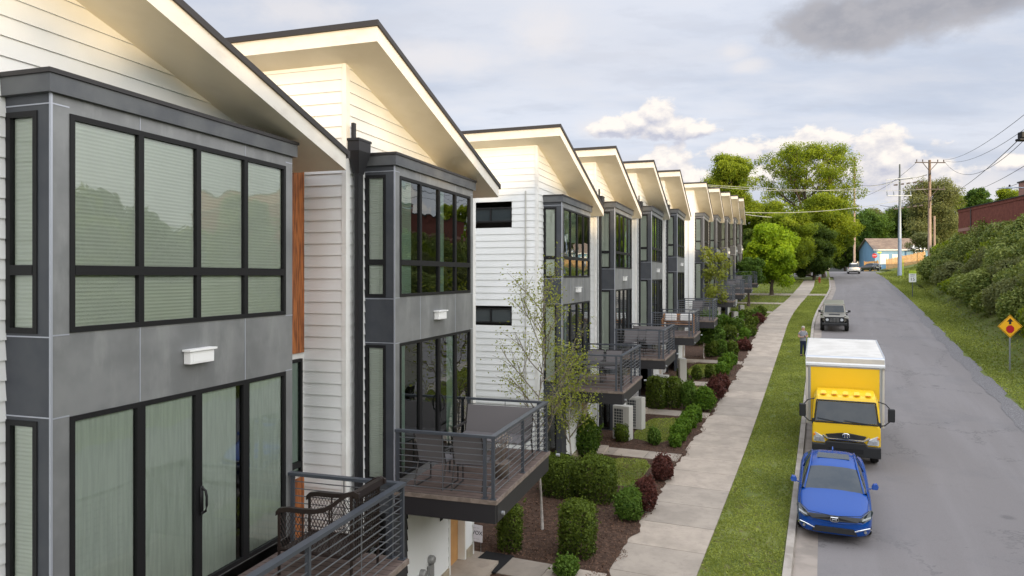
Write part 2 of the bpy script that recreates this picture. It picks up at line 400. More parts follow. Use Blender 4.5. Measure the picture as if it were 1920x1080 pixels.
def strip(name, ss, t0, t1, dz, m, nt=1, thick=0, hf=None):
    """a sheet along the street between two side lines"""
    mm = M(); hf = hf or ground_h
    ts = lambda s: [(t0(s) if callable(t0) else t0) + ((t1(s) if callable(t1) else t1) - (t0(s) if callable(t0) else t0)) * k / nt for k in range(nt + 1)]
    rows = [[W(s, t, hf(s, t) + dz) for t in ts(s)] for s in ss]
    vs = [p for r in rows for p in r]; n = nt + 1
    fs = [(i * n + k, i * n + k + 1, (i + 1) * n + k + 1, (i + 1) * n + k) for i in range(len(ss) - 1) for k in range(nt)]
    mm.add(vs, fs)
    if thick:
        for k in (0, nt):
            e = [r[k] for r in rows]; lo = [p - Vector((0, 0, thick)) for p in e]
            mm.add(e + lo, [(i, i + 1, len(e) + i + 1, len(e) + i) for i in range(len(e) - 1)])
        for r in (rows[0], rows[-1]): mm.quad(r[0], r[-1], r[-1] - Vector((0, 0, thick)), r[0] - Vector((0, 0, thick)))
    return mm
def fr(a, b, st): return [a + (b - a) * i / max(1, round((b - a) / st)) for i in range(max(1, round((b - a) / st)) + 1)]
# ================================================================ the setting
def make_ground():
    ss = sorted(set(fr(-90, -10, 8) + fr(-10, 110, 2) + fr(110, 180, 4) + fr(180, 800, 60)))
    base = [-400, -150, -60, -30, -18, -12, -9, -6, -4.2, -2.4, -1.0, -.62, -.58, 1, 4, 6.9, 7.3, 8.0, 8.6, 9.2, 9.8, 11, 12.5, 14, 16.8, 20, 24, 40, 80, 200, 500]
    vs = []; n = len(base)
    for s in ss:
        for t in base:
            o = curve(s) if abs(t) < 9 else 0
            t2 = t + o
            h = ground_h(s, t2 if t != -.58 else t2)
            if -.6 < t < 7.2: h = road_h(s) - .10
            if t == -.62: h = road_h(s) + .05
            vs.append(W(s, t2, h))
    fs = [(i * n + k, i * n + k + 1, (i + 1) * n + k + 1, (i + 1) * n + k) for i in range(len(ss) - 1) for k in range(n - 1)]
    m = M(); m.add(vs, fs); struct(m.build('ground', 'grass', smooth=True))
make_ground()
rh = lambda s, t: road_h(s)
jit = lambda s, a, f, p=0: a * (math.sin(s * f + p) + .6 * math.sin(s * f * 2.3 + 1.7 + p) + .35 * math.sin(s * f * 5.1 + p))
SS = fr(-60, 128, 1.0)
struct(strip('road', SS, lambda s: -.15 + curve(s), lambda s: 6.95 + curve(s) * .15 + jit(s, .05, .7), 0, 'asphalt', 4, hf=rh).build('road', 'asphalt', smooth=True))
struct(strip('gutter', fr(-60, 104, 1), lambda s: -.62 + curve(s), lambda s: -.12 + curve(s), .006, 'gutter_concrete', hf=rh).build('gutter', 'gutter_concrete'))
struct(strip('gravel_shoulder', fr(-60, 112, .5), lambda s: 6.8 + curve(s) * .15 + jit(s, .09, .9), lambda s: 7.55 + curve(s) * .15 + jit(s, .14, 1.1, 2), .012, 'gravel', 2, hf=rh).build('gravel_shoulder', 'gravel'))
struct(strip('cross_street', fr(108, 138, 3), lambda s: -60 if s > 112 else -.15 + curve(s), lambda s: 9 if s < 124 else (60 if s > 128 else 12), .010, 'asphalt', 6, hf=rh).build('cross_street', 'asphalt'))
mk = M()
for i, s in enumerate(fr(-60, 104, 3)):
    a, b = s, s + 2.985
    for q in fr(a, b, 1)[:-1]:
        c = q + (b - a) / round(b - a)
        p = [W(q, -.80 + curve(q), road_h(q) + .155), W(q, -.63 + curve(q), road_h(q) + .15), W(q, -.60 + curve(q), road_h(q) - .05), W(q, -.80 + curve(q), road_h(q) - .05)]
        r = [W(c, -.80 + curve(c), road_h(c) + .155), W(c, -.63 + curve(c), road_h(c) + .15), W(c, -.60 + curve(c), road_h(c) - .05), W(c, -.80 + curve(c), road_h(c) - .05)]
        mk.add(p + r, [(0, 1, 5, 4), (1, 2, 6, 5), (3, 0, 4, 7)] + ([(0, 3, 2, 1)] if q == a else []))
struct(mk.build('kerb', 'kerb_concrete'))
wl = lambda s: -4.27 + curve(s) * 1.25 + .12 * math.sin(s * .2); wr = lambda s: -2.46 + curve(s)
ms = M(); i = 0; s = -20.0
while s < 100:
    L = 1.52
    for q in (s, s + L / 2):
        q2 = q + L / 2 - (.018 if q > s else 0); ms.cur = (i * 7 // 3 + i // 5) % 2 if True else 0
        P = [W(q, wl(q), ground_h(q, wl(q)) + .035), W(q, wr(q), ground_h(q, wr(q)) + .035), W(q2, wr(q2), ground_h(q2, wr(q2)) + .035), W(q2, wl(q2), ground_h(q2, wl(q2)) + .035)]
        D = Vector((0, 0, -.12)); ms.add(P + [p + D for p in P], [(0, 1, 2, 3), (0, 4, 5, 1), (1, 5, 6, 2), (2, 6, 7, 3), (3, 7, 4, 0)])
    s += L; i += 1
struct(ms.build('sidewalk', ['concrete', 'concrete_b']))
gl = lambda s: wl(s) + .05 + max(-.03, jit(s, .07, 1.9) + jit(s, .03, 7))
struct(strip('mulch_bed', fr(-12, 61, .12), -9.5, gl, .045, 'mulch', 3).build('mulch_bed', 'mulch', smooth=True))
UNIT_S = [4.46, 10.6, 20.6, 26.2, 32.3, 38.25, 48.9, 54.9, 60.8, 66.6, 72.4]
PATHS = [14.2, 23.75, 29.75, 35.6, 41.4, 52.0, 57.9, 64.0]
mp = M()
for k, s in enumerate(PATHS):
    for j in range(3):
        a = -7.6 + j * 1.07; b = a + 1.055
        if j == 2: b = wl(s) + .02
        if s > 60 and j == 2: b = wl(s)
        z = .062
        P = [G(s - .42, a, z), G(s - .42, b, z), G(s + .42, b, z), G(s + .42, a, z)]; D = Vector((0, 0, -.1))
        mp.cur = (j + k) % 2; mp.add(P + [p + D for p in P], [(0, 1, 2, 3), (0, 4, 5, 1), (1, 5, 6, 2), (2, 6, 7, 3), (3, 7, 4, 0)])
struct(mp.build('path', ['concrete', 'concrete_b']))
# drive that crosses to the houses further up, and apron
struct(strip('driveway', fr(78.4, 80.2, .45), -26, lambda s: -.8 + curve(s), .05, 'concrete', 8, .05).build('driveway', 'concrete'))
struct(strip('path', fr(70.2, 71.2, .5), -12, lambda s: wl(s), .05, 'concrete', 3, .05).build('path', 'concrete'))
def patch(s0, s1, t0, t1):
    pts = []
    for k in range(28):
        a = 2 * math.pi * k / 28; cs, cn = math.cos(a), math.sin(a)
        q = lambda v: math.copysign(abs(v) ** .55, v)
        j = 1 + .06 * math.sin(3 * a + s0) + .04 * math.sin(7 * a)
        pts.append(((s0 + s1) / 2 + (s1 - s0) / 2 * q(cs) * j, (t0 + t1) / 2 + (t1 - t0) / 2 * q(cn) * j))
    return pts
LAWNS = [patch(20.3, 23.1, -6.5, -5.0), patch(25.3, 28.9, -6.5, -5.1), patch(31.6, 34.8, -6.5, -5.3), patch(37.2, 40.6, -6.6, -5.2), patch(53.2, 57.2, -6.8, -5.0)]
ml = M()
for p in LAWNS: ml.quad(*[G(s, t, .058) for s, t in p])
struct(ml.build('front_lawn', 'grass'))

# ================================================================ leaves
def leaf_mesh(name, C, Nrm, size, mats, mi=0, jitter=.7, aspect=.5, rnd=None, extra=None):
    """C (n,3) centres, Nrm preferred facing; each leaf is one folded rhomb"""
    n = len(C); 
    rv = RNG.normal(size=(n, 3)); nn = Nrm + rv * jitter; nn /= np.linalg.norm(nn, axis=1)[:, None] + 1e-9
    a = np.cross(nn, RNG.normal(size=(n, 3))); a /= np.linalg.norm(a, axis=1)[:, None] + 1e-9
    b = np.cross(nn, a); sz = (size if np.ndim(size) else np.full(n, size)) * RNG.uniform(.6, 1.3, n)
    a *= sz[:, None]; b *= (sz * aspect)[:, None]
    V = np.empty((n, 4, 3)); V[:, 0] = C - a; V[:, 1] = C - b + nn * (sz * .15)[:, None]; V[:, 2] = C + a; V[:, 3] = C + b + nn * (sz * .15)[:, None]
    if rnd is None: rnd = RNG.uniform(0, 1, n)
    V = V.reshape(-1, 3); rr = np.repeat(rnd, 4); F_ = n
    ev = []; ef = []; em = []
    if extra is not None: ev, ef, em = extra.v, extra.f, extra.mi
    me = bpy.data.meshes.new(name); nv = len(V) + len(ev); nl = n * 4 + sum(len(f) for f in ef)
    me.vertices.add(nv); co = np.concatenate([V, np.array(ev).reshape(-1, 3)]) if len(ev) else V
    me.vertices.foreach_set('co', co.ravel()); me.loops.add(nl)
    li = np.arange(n * 4)
    if len(ef): li = np.concatenate([li, np.array([i + n * 4 for f in ef for i in f])])
    me.loops.foreach_set('vertex_index', li); me.polygons.add(n + len(ef))
    tot = np.concatenate([np.full(n, 4), np.array([len(f) for f in ef], int)]) if len(ef) else np.full(n, 4)
    st = np.concatenate([[0], np.cumsum(tot)[:-1]])
    me.polygons.foreach_set('loop_start', st); me.polygons.foreach_set('loop_total', tot)
    for m in mats: me.materials.append(MAT[m])
    me.polygons.foreach_set('material_index', np.concatenate([np.full(n, mi), np.array(em, int)]) if len(ef) else np.full(n, mi))
    at = me.attributes.new('rnd', 'FLOAT', 'POINT'); at.data.foreach_set('value', np.concatenate([rr, np.zeros(len(ev))]))
    me.update(calc_edges=True); return me
def lumpy(n, dims, box=0.0, lumps=16, seed=0, thick=.16, flat_bottom=True):
    """points near the surface of an uneven rounded volume whose foot is at z=0"""
    g = np.random.default_rng(seed); d = g.normal(size=(n, 3)); d /= np.linalg.norm(d, axis=1)[:, None]
    if flat_bottom: d[:, 2] = np.where(d[:, 2] < -.75, -d[:, 2], d[:, 2])
    if box:
        q = np.max(np.abs(d), axis=1)[:, None]; d2 = d / q; k = d * (1 - box) + d2 * box
    else: k = d.copy()
    r = np.ones(n)
    for i in range(lumps):
        c = g.normal(size=3); c /= np.linalg.norm(c); r += g.uniform(-.28, .30) * (1 - box * .7) * np.exp(-((d - c) ** 2).sum(1) / .13)
    rr = r * (1 - np.abs(g.normal(size=n)) * thick + (g.random(n) < .12) * g.exponential(.07, n)); P = k * rr[:, None] * np.array([dims[0], dims[1], dims[2] / 2]); P[:, 2] += dims[2] / 2
    P[:, 2] = np.maximum(P[:, 2], .02)
    return P, d, g
SHRUB_PROTO = {}
def shrub_mesh(kind, w, h, leaf, box, n, mname, seed):
    P, d, g = lumpy(n, (w / 2, w / 2, h), box, 10, seed)
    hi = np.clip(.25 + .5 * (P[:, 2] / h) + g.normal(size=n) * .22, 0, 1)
    ns = int(10 + 26 * (1 - box)); pick = g.integers(0, n, ns); steps = np.linspace(.02, 1, 9)
    ex = np.concatenate([P[pick] + (d[pick] * .6 + np.array([0, 0, .55])) * (q * g.uniform(.06, .20, (ns, 1)) * (1.25 - box) * min(w, h)) + g.normal(size=(ns, 3)) * leaf * .5 for q in steps])
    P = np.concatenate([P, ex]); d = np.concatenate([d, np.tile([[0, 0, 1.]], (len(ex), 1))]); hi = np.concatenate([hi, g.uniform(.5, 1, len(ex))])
    core = M()
    for k in range(4):
        a = k * 1.6; core.tube([(0, 0, 0), (math.cos(a) * w * .12, math.sin(a) * w * .12, h * .5), (math.cos(a) * w * .25, math.sin(a) * w * .25, h * .8)], [.02, .015, .006], 5)
    core.mi = [1] * len(core.f)
    return leaf_mesh(kind, P, d, leaf, [mname, 'trunk'], 0, .8, .55, hi, core)
def shrub(name, px, py, wpx, hpx, mname, label, group, box=0., leaf=.035, n=None, seed=None, cat='shrub'):
    if name == 'barberry': wpx *= .88; hpx *= .9
    s, t = px_ground(px, py); p = W(s, t); dep = p.y; w = wpx * dep / 1330 * .9; h = hpx * dep / 1330 * .96
    seed = seed if seed is not None else int(px * 7 + py); lf = max(leaf, dep * .0017)
    n = n or int(min(9000, max(350, 1.9 * (math.pi * w * h + w * w) / (lf * lf * .9))))
    s, t = ST(p.x, p.y + w * .35)
    o = link(name, shrub_mesh(name, w, h, lf, box, n, mname, seed)); o.location = G(s, t, .0); tag(o, label, cat, group); o.rotation_euler = (0, 0, -A)
    return o
BOXS = 'clipped evergreen shrubs in the front beds'; BRS = 'bright green low hedge bushes beside the sidewalk'; BUR = 'burgundy barberry bushes beside the sidewalk'
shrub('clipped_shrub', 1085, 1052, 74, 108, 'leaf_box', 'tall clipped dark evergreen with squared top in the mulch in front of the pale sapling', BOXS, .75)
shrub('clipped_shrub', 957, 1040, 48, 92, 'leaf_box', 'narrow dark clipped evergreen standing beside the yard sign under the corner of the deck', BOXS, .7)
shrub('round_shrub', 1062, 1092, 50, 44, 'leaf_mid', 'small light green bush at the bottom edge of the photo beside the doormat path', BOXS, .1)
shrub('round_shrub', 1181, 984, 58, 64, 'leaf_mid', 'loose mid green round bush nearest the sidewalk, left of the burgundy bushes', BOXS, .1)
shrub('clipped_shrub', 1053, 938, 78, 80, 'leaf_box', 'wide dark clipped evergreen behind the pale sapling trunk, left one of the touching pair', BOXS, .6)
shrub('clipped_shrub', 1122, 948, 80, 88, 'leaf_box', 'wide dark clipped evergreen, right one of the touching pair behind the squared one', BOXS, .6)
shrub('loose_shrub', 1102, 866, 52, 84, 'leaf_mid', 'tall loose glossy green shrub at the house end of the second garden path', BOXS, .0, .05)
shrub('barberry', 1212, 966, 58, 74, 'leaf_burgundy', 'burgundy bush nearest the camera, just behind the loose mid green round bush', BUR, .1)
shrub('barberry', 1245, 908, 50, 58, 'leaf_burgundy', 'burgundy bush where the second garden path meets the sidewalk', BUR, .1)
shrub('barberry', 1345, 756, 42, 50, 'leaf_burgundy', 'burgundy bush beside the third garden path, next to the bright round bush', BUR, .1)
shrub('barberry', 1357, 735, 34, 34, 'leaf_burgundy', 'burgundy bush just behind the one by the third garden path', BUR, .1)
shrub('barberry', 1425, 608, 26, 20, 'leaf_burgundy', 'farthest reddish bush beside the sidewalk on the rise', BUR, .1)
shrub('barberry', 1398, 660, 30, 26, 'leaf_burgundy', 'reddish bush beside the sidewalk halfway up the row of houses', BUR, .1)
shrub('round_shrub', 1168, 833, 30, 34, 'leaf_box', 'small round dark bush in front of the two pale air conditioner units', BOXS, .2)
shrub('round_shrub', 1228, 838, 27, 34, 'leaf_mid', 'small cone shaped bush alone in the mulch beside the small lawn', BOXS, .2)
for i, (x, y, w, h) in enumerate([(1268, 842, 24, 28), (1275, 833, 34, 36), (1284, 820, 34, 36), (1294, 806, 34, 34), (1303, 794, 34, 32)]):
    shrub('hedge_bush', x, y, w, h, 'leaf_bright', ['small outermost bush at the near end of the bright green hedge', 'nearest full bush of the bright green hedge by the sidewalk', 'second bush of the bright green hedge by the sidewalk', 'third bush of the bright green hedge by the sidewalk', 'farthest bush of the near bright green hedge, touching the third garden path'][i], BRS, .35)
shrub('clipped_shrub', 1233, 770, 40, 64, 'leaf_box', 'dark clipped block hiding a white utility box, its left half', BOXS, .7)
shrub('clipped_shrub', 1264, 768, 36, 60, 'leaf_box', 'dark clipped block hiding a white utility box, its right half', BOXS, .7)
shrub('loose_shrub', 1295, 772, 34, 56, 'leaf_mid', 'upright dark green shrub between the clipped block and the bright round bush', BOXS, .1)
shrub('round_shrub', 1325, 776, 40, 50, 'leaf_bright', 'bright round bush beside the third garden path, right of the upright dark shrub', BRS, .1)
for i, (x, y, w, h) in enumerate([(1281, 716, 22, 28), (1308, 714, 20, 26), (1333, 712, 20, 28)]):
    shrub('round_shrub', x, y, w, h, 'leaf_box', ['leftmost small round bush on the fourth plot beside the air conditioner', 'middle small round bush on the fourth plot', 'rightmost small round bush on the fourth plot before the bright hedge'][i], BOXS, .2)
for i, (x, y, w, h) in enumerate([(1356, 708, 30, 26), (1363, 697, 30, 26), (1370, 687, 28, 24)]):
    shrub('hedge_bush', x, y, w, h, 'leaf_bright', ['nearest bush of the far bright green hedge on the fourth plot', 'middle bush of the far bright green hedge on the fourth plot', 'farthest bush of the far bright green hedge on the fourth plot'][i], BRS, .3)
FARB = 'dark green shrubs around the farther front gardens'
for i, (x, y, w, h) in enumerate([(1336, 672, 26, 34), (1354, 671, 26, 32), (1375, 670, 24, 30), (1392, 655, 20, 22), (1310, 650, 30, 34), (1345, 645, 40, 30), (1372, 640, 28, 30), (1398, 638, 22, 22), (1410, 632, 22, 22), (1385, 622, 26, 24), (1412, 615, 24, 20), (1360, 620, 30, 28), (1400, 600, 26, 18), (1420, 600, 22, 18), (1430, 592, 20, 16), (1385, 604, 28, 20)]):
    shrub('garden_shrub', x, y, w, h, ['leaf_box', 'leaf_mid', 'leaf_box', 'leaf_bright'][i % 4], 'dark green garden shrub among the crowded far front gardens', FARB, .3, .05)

# grass blades and mulch chips
def scatter_grass():
    def region(n, f):
        out = []
        while len(out) < n:
            s = 8 + 64 * random.random() ** 1.6; t = f(s)
            if mnoise.noise(Vector((s * 1.3, t * 2.4, 3))) + .5 * mnoise.noise(Vector((s * 4, t * 6, 1))) > random.uniform(.20, .75): continue
            out.append(G(s, t, .02))
        return out
    P = region(62000, lambda s: random.uniform(wr(s) + .02, -.83 + curve(s)))
    for _ in range(24000):
        s = random.uniform(62, 103); P.append(G(s, random.uniform(wr(s) + .02, -.83 + curve(s)) if random.random() < .45 else random.uniform(-11, wl(s) - .02), .02))
    for poly in LAWNS:
        xs = [p[0] for p in poly]; ys = [p[1] for p in poly]
        for _ in range(2500):
            r = math.sqrt(random.random()) * .96; k = random.randrange(28); q = random.random(); k2 = (k + 1) % 28
            cx, cy = sum(xs) / 28, sum(ys) / 28; ex, ey = xs[k] * q + xs[k2] * (1 - q), ys[k] * q + ys[k2] * (1 - q); P.append(G(cx + (ex - cx) * r, cy + (ey - cy) * r, .07))
    P = np.array([tuple(p) for p in P]); up = np.tile([[0, -.6, .25]], (len(P), 1)); z = np.clip(np.array([.45 + .55 * mnoise.noise(Vector((p[0] * .7, p[1] * .7, 9))) for p in P]) + RNG.normal(size=len(P)) * .25, 0, 1)
    sc = .028 + .0007 * P[:, 1]
    o = link('lawn_grass', leaf_mesh('lawn_grass', P, up, sc, ['grass_blade'], 0, .5, .28, z)); struct(o, 'stuff')
scatter_grass()
def scatter_verge():
    P = []
    for _ in range(32000):
        s = 8 + 92 * random.random() ** 1.15; t = 7.55 + abs(random.gauss(0, 1)) * 1.5; P.append(tuple(G(s, t, .03)))
    for _ in range(22000): s = random.uniform(84, 126); P.append(tuple(G(s, random.uniform(7.6, 24), .03)))
    P = np.array(P); z = np.clip(.4 + .3 * np.sin(P[:, 0] * .9) + RNG.normal(size=len(P)) * .3, 0, 1)
    struct(link('verge_grass', leaf_mesh('verge_grass', P, np.tile([[0, -.6, .4]], (len(P), 1)), .03 + .0011 * P[:, 1], ['grass_blade'], 0, .6, .35, z)), 'stuff')
scatter_verge()
def scatter_mulch():
    P = []
    for _ in range(30000):
        s = 11 + 32 * random.random() ** 1.6; t = random.uniform(-7.5, gl(s) + .12 * max(0, math.sin(s * 2.1) + math.sin(s * 5.3) * .6))
        if any(abs(s - q) < .5 for q in PATHS) and t < -4.6: continue
        P.append(tuple(G(s, t, .065)))
    P = np.array(P)
    struct(link('mulch_chips', leaf_mesh('mulch_chips', P, np.tile([[0, 0, 1.]], (len(P), 1)), .028, ['mulch_chip'], 0, .6, .35)), 'stuff')
scatter_mulch()

# ================================================================ trees
def limb_set(h, spread, n, seed, lean=0., start=.3, rbase=.2, sub=3, up=.5):
    g = random.Random(seed); segs = []; tips = []
    top = Vector((lean * h, 0, h * .95)); pts = []; p = Vector((0, 0, 0)); k = 7
    for i in range(k + 1):
        f = i / k; pts.append(Vector((lean * h * f + g.uniform(-.02, .02) * h * (f > 0), g.uniform(-.02, .02) * h * (f > 0), h * .92 * f)))
    segs.append((pts, [rbase * (1.25 if i == 0 else 1 - .88 * i / k) for i in range(k + 1)]))
    for i in range(n):
        f = start + (1 - start) * (i + .5) / n; b = pts[int(f * k)].lerp(pts[min(k, int(f * k) + 1)], f * k % 1)
        a = i * 2.4 + g.uniform(-.4, .4); L = spread * (1.0 - .55 * max(0, f - .45)) * g.uniform(.7, 1.1)
        d = Vector((math.cos(a), math.sin(a), up * g.uniform(.5, 1.4))).normalized(); q = [b]; cur = b.copy()
        for j in range(5):
            d = (d + Vector((g.uniform(-.25, .25), g.uniform(-.25, .25), g.uniform(-.05, .25)))).normalized(); cur = cur + d * L / 5; q.append(cur.copy())
        rb = rbase * (1 - .8 * f) * .6; segs.append((q, [rb * (1 - .85 * j / 5) + .006 for j in range(6)])); tips += [q[-1], q[-2], q[3]]
        for j in range(sub):
            st_ = q[2 + j % 3]; dd = (d + Vector((g.uniform(-1, 1), g.uniform(-1, 1), g.uniform(-.2, .7)))).normalized(); L2 = L * .45
            r2 = [st_, st_ + dd * L2 * .5 + Vector((0, 0, .04 * L2)), st_ + dd * L2]; segs.append((r2, [rb * .4 + .004, rb * .25 + .003, .004])); tips += [r2[-1], r2[1]]
    tips.append(pts[-1])
    return segs, tips
def tree(name, loc, h, spread, mname, label, cat='tree', group=None, n=9, dens=1.0, leaf=.16, seed=1, start=.3, rbase=.2, clump=.9, up=.5, lean=0., trunk='trunk', crown_off=None, fill=0, flat=.75, sub=3):
    root = empty(name, loc, random.Random(seed).uniform(0, 6), label, cat, group)
    segs, tips = limb_set(h, spread, n, seed, lean, start, rbase, sub, up)
    if fill:
        e0 = Vector((lean * h * .6, 0, (h * start + h) / 2)); e1 = (spread * 1.06, spread * 1.06, max(.5, (h - h * start) / 2 * 1.06))
        for pts, rs in segs:
            for j in range(len(pts)):
                q_ = pts[j] - e0; rr_ = math.sqrt((q_.x / e1[0]) ** 2 + (q_.y / e1[1]) ** 2 + (max(0, q_.z) / e1[2]) ** 2)
                if rr_ > 1: pts[j] = e0 + q_ / rr_
    m = M()
    for pts, rs in segs[:1]: m.tube(pts, rs, 8)
    m.build('trunk', trunk, root, True)
    m = M()
    for pts, rs in segs[1:]: m.tube(pts, rs, 5)
    m.build('limb', 'twig' if trunk == 'trunk_pale' else trunk, root, True)
    g = np.random.default_rng(seed); C = []; D = []; Rn = []
    cent = list(tips)
    zlo = h * start
    for i in range(fill):
        d = g.normal(size=3); d /= np.linalg.norm(d); r = g.uniform(.55, 1.0)
        cent.append(Vector((d[0] * spread * .85 * r + lean * h * .6, d[1] * spread * .85 * r, zlo + (h - zlo) * (.5 + d[2] * .48 * r))))
    per = max(10, int(150 * dens))
    ec = Vector((lean * h * .6, 0, (zlo + h) / 2)); er = (spread * 1.02, spread * 1.02, max(.5, (h - zlo) / 2 * 1.0))
    for i_, c in enumerate(cent):
        q_ = c - ec; rr_ = math.sqrt((q_.x / er[0]) ** 2 + (q_.y / er[1]) ** 2 + (q_.z / er[2]) ** 2)
        if rr_ > 1.12 and fill: cent[i_] = ec + q_ / rr_ * g.uniform(.9, 1.12)
    for c in cent:
        k = g.uniform(.55, 1.25) * clump; q = g.normal(size=(per, 3)); q /= np.linalg.norm(q, axis=1)[:, None]
        rr = g.uniform(.25, 1.0, per) ** .5; lump = 1 + .3 * np.sin(q[:, 0] * 5 + k * 9) * np.sin(q[:, 1] * 4 + k * 3)
        off = q * (rr * lump * k)[:, None] * np.array([1, 1, flat]); C.append(off + np.array(c) * 1.0); D.append(q * .7 + np.array([0, 0, .5]))
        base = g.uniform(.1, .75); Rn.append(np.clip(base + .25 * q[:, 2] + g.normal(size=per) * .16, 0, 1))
    C = np.concatenate(C); D = np.concatenate(D); Rn = np.concatenate(Rn)
    link('crown', leaf_mesh('crown', C, D, leaf, [mname], 0, .7, .6, Rn), root)
    return root
def at_px(px, depth, ybase=None):
    """point at a given distance along the sight column of the photo"""
    x = (px - 960) / 1330 * depth; s, t = ST(x, depth); z = ground_h(s, t) if ybase is None else CZ + (518 - ybase) / 1330 * depth
    return Vector((x, depth, z))
def ztop(py, depth): return CZ + (518 - py) / 1330 * depth
def ptree(name, px, depth, ytop, wpx, mname, label, **k):
    p = at_px(px, depth); h = ztop(ytop, depth) - p.z; w = wpx * depth / 1330 / 2
    k.setdefault('clump', w * .27); k.setdefault('leaf', depth * .00118); k['dens'] = k.get('dens', 1) * 2.1
    return tree(name, p, h - .1 * w, w * .92, mname, label, rbase=k.pop('rbase', .02 * h + .05), **k)
BG = 'trees beyond the end of the row'
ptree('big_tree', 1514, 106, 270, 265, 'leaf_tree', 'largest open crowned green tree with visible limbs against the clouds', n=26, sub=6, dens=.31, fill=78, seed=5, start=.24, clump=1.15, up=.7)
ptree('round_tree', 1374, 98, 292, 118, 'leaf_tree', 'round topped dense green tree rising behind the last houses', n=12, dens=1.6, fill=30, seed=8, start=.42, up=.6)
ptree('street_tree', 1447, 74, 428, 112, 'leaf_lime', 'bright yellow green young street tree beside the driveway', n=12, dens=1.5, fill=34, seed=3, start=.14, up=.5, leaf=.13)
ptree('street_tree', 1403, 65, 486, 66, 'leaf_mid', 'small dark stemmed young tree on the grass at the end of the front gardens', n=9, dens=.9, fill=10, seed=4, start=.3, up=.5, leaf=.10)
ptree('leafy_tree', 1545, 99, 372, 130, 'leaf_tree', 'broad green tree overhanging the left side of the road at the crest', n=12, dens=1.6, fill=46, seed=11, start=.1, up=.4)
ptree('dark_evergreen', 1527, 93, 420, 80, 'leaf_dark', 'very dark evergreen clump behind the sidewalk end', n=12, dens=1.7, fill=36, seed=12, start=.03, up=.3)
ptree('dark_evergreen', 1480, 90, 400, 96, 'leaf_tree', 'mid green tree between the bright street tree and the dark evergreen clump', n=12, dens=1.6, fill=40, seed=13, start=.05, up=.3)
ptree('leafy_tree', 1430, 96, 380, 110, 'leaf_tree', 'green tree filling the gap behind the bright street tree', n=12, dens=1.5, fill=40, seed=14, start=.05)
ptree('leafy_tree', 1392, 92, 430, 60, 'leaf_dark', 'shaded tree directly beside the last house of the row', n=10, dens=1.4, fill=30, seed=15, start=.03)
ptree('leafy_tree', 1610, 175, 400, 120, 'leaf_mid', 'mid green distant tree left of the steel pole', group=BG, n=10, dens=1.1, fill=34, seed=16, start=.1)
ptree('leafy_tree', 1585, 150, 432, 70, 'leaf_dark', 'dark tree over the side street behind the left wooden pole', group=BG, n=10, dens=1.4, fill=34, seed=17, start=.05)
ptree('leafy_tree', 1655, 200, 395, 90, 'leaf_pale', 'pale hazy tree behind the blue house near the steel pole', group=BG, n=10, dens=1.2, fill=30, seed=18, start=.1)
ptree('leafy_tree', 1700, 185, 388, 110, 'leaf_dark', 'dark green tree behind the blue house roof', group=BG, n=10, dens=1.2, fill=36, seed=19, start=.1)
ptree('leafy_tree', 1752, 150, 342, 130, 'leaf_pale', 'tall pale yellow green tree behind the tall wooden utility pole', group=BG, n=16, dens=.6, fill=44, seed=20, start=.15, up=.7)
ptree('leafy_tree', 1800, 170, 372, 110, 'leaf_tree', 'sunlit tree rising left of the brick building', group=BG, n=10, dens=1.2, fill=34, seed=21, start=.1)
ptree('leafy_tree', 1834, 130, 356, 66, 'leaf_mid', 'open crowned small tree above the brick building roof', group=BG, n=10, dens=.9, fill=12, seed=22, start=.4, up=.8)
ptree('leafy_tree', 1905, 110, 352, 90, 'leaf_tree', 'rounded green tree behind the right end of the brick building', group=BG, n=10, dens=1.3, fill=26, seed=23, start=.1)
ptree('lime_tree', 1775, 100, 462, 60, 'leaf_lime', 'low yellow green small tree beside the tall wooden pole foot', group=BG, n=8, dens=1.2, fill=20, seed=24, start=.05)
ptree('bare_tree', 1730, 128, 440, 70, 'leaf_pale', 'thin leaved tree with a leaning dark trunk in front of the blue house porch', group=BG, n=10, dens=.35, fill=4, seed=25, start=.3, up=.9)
def wood():
    g = np.random.default_rng(77); C = []
    for px in np.arange(1290, 2100, 11):
        dep = 235 + 20 * math.sin(px * .05); x = (px - 960) / 1330 * dep; top = ztop(418 + 20 * math.sin(px * .021) + 10 * math.sin(px * .09), dep)
        for _ in range(170): C.append((x + g.normal() * 3, dep + g.normal() * 4, CZ + (top - CZ) * g.uniform(-.1, 1) ** 1 + g.normal() * .4))
    C = np.array(C); struct(link('distant_wood', leaf_mesh('distant_wood', C, np.tile([[0, -1., .5]], (len(C), 1)), 1.0, ['leaf_dark'], 0, .7, .7)), 'stuff')
wood()
# saplings in the gardens
def sapling(px, py, ytop, wpx, label, seed, dens=1.0, leaf=.035, mn='leaf_sapling', n=14):
    s, t = px_ground(px, py); p = G(s, t); h = ztop(ytop, p.y) - p.z; w = wpx * p.y / 1330 / 2
    return tree('sapling', p, h, w, mn, label, 'tree', 'saplings in the front gardens', n=n, dens=dens, leaf=max(leaf, p.y * .0019), seed=seed, start=.36, rbase=.034, clump=.34, up=1.0, trunk='trunk_pale', sub=5, flat=.9)
sapling(1017, 996, 525, 270, 'tall thin leaved sapling with a pale trunk beside the second deck', 31, .045, n=19, leaf=.028)
sapling(1068, 925, 660, 125, 'leafier yellow green sapling just behind the tall one, touching the second deck corner', 35, .07, n=14)
sapling(1320, 674, 596, 56, 'small leafy sapling in the mulch ring beyond the fourth plot', 32, 1.0, mn='leaf_mid')
sapling(1340, 640, 470, 76, 'tall thin pale green sapling standing before the farther block of houses', 33, .08)

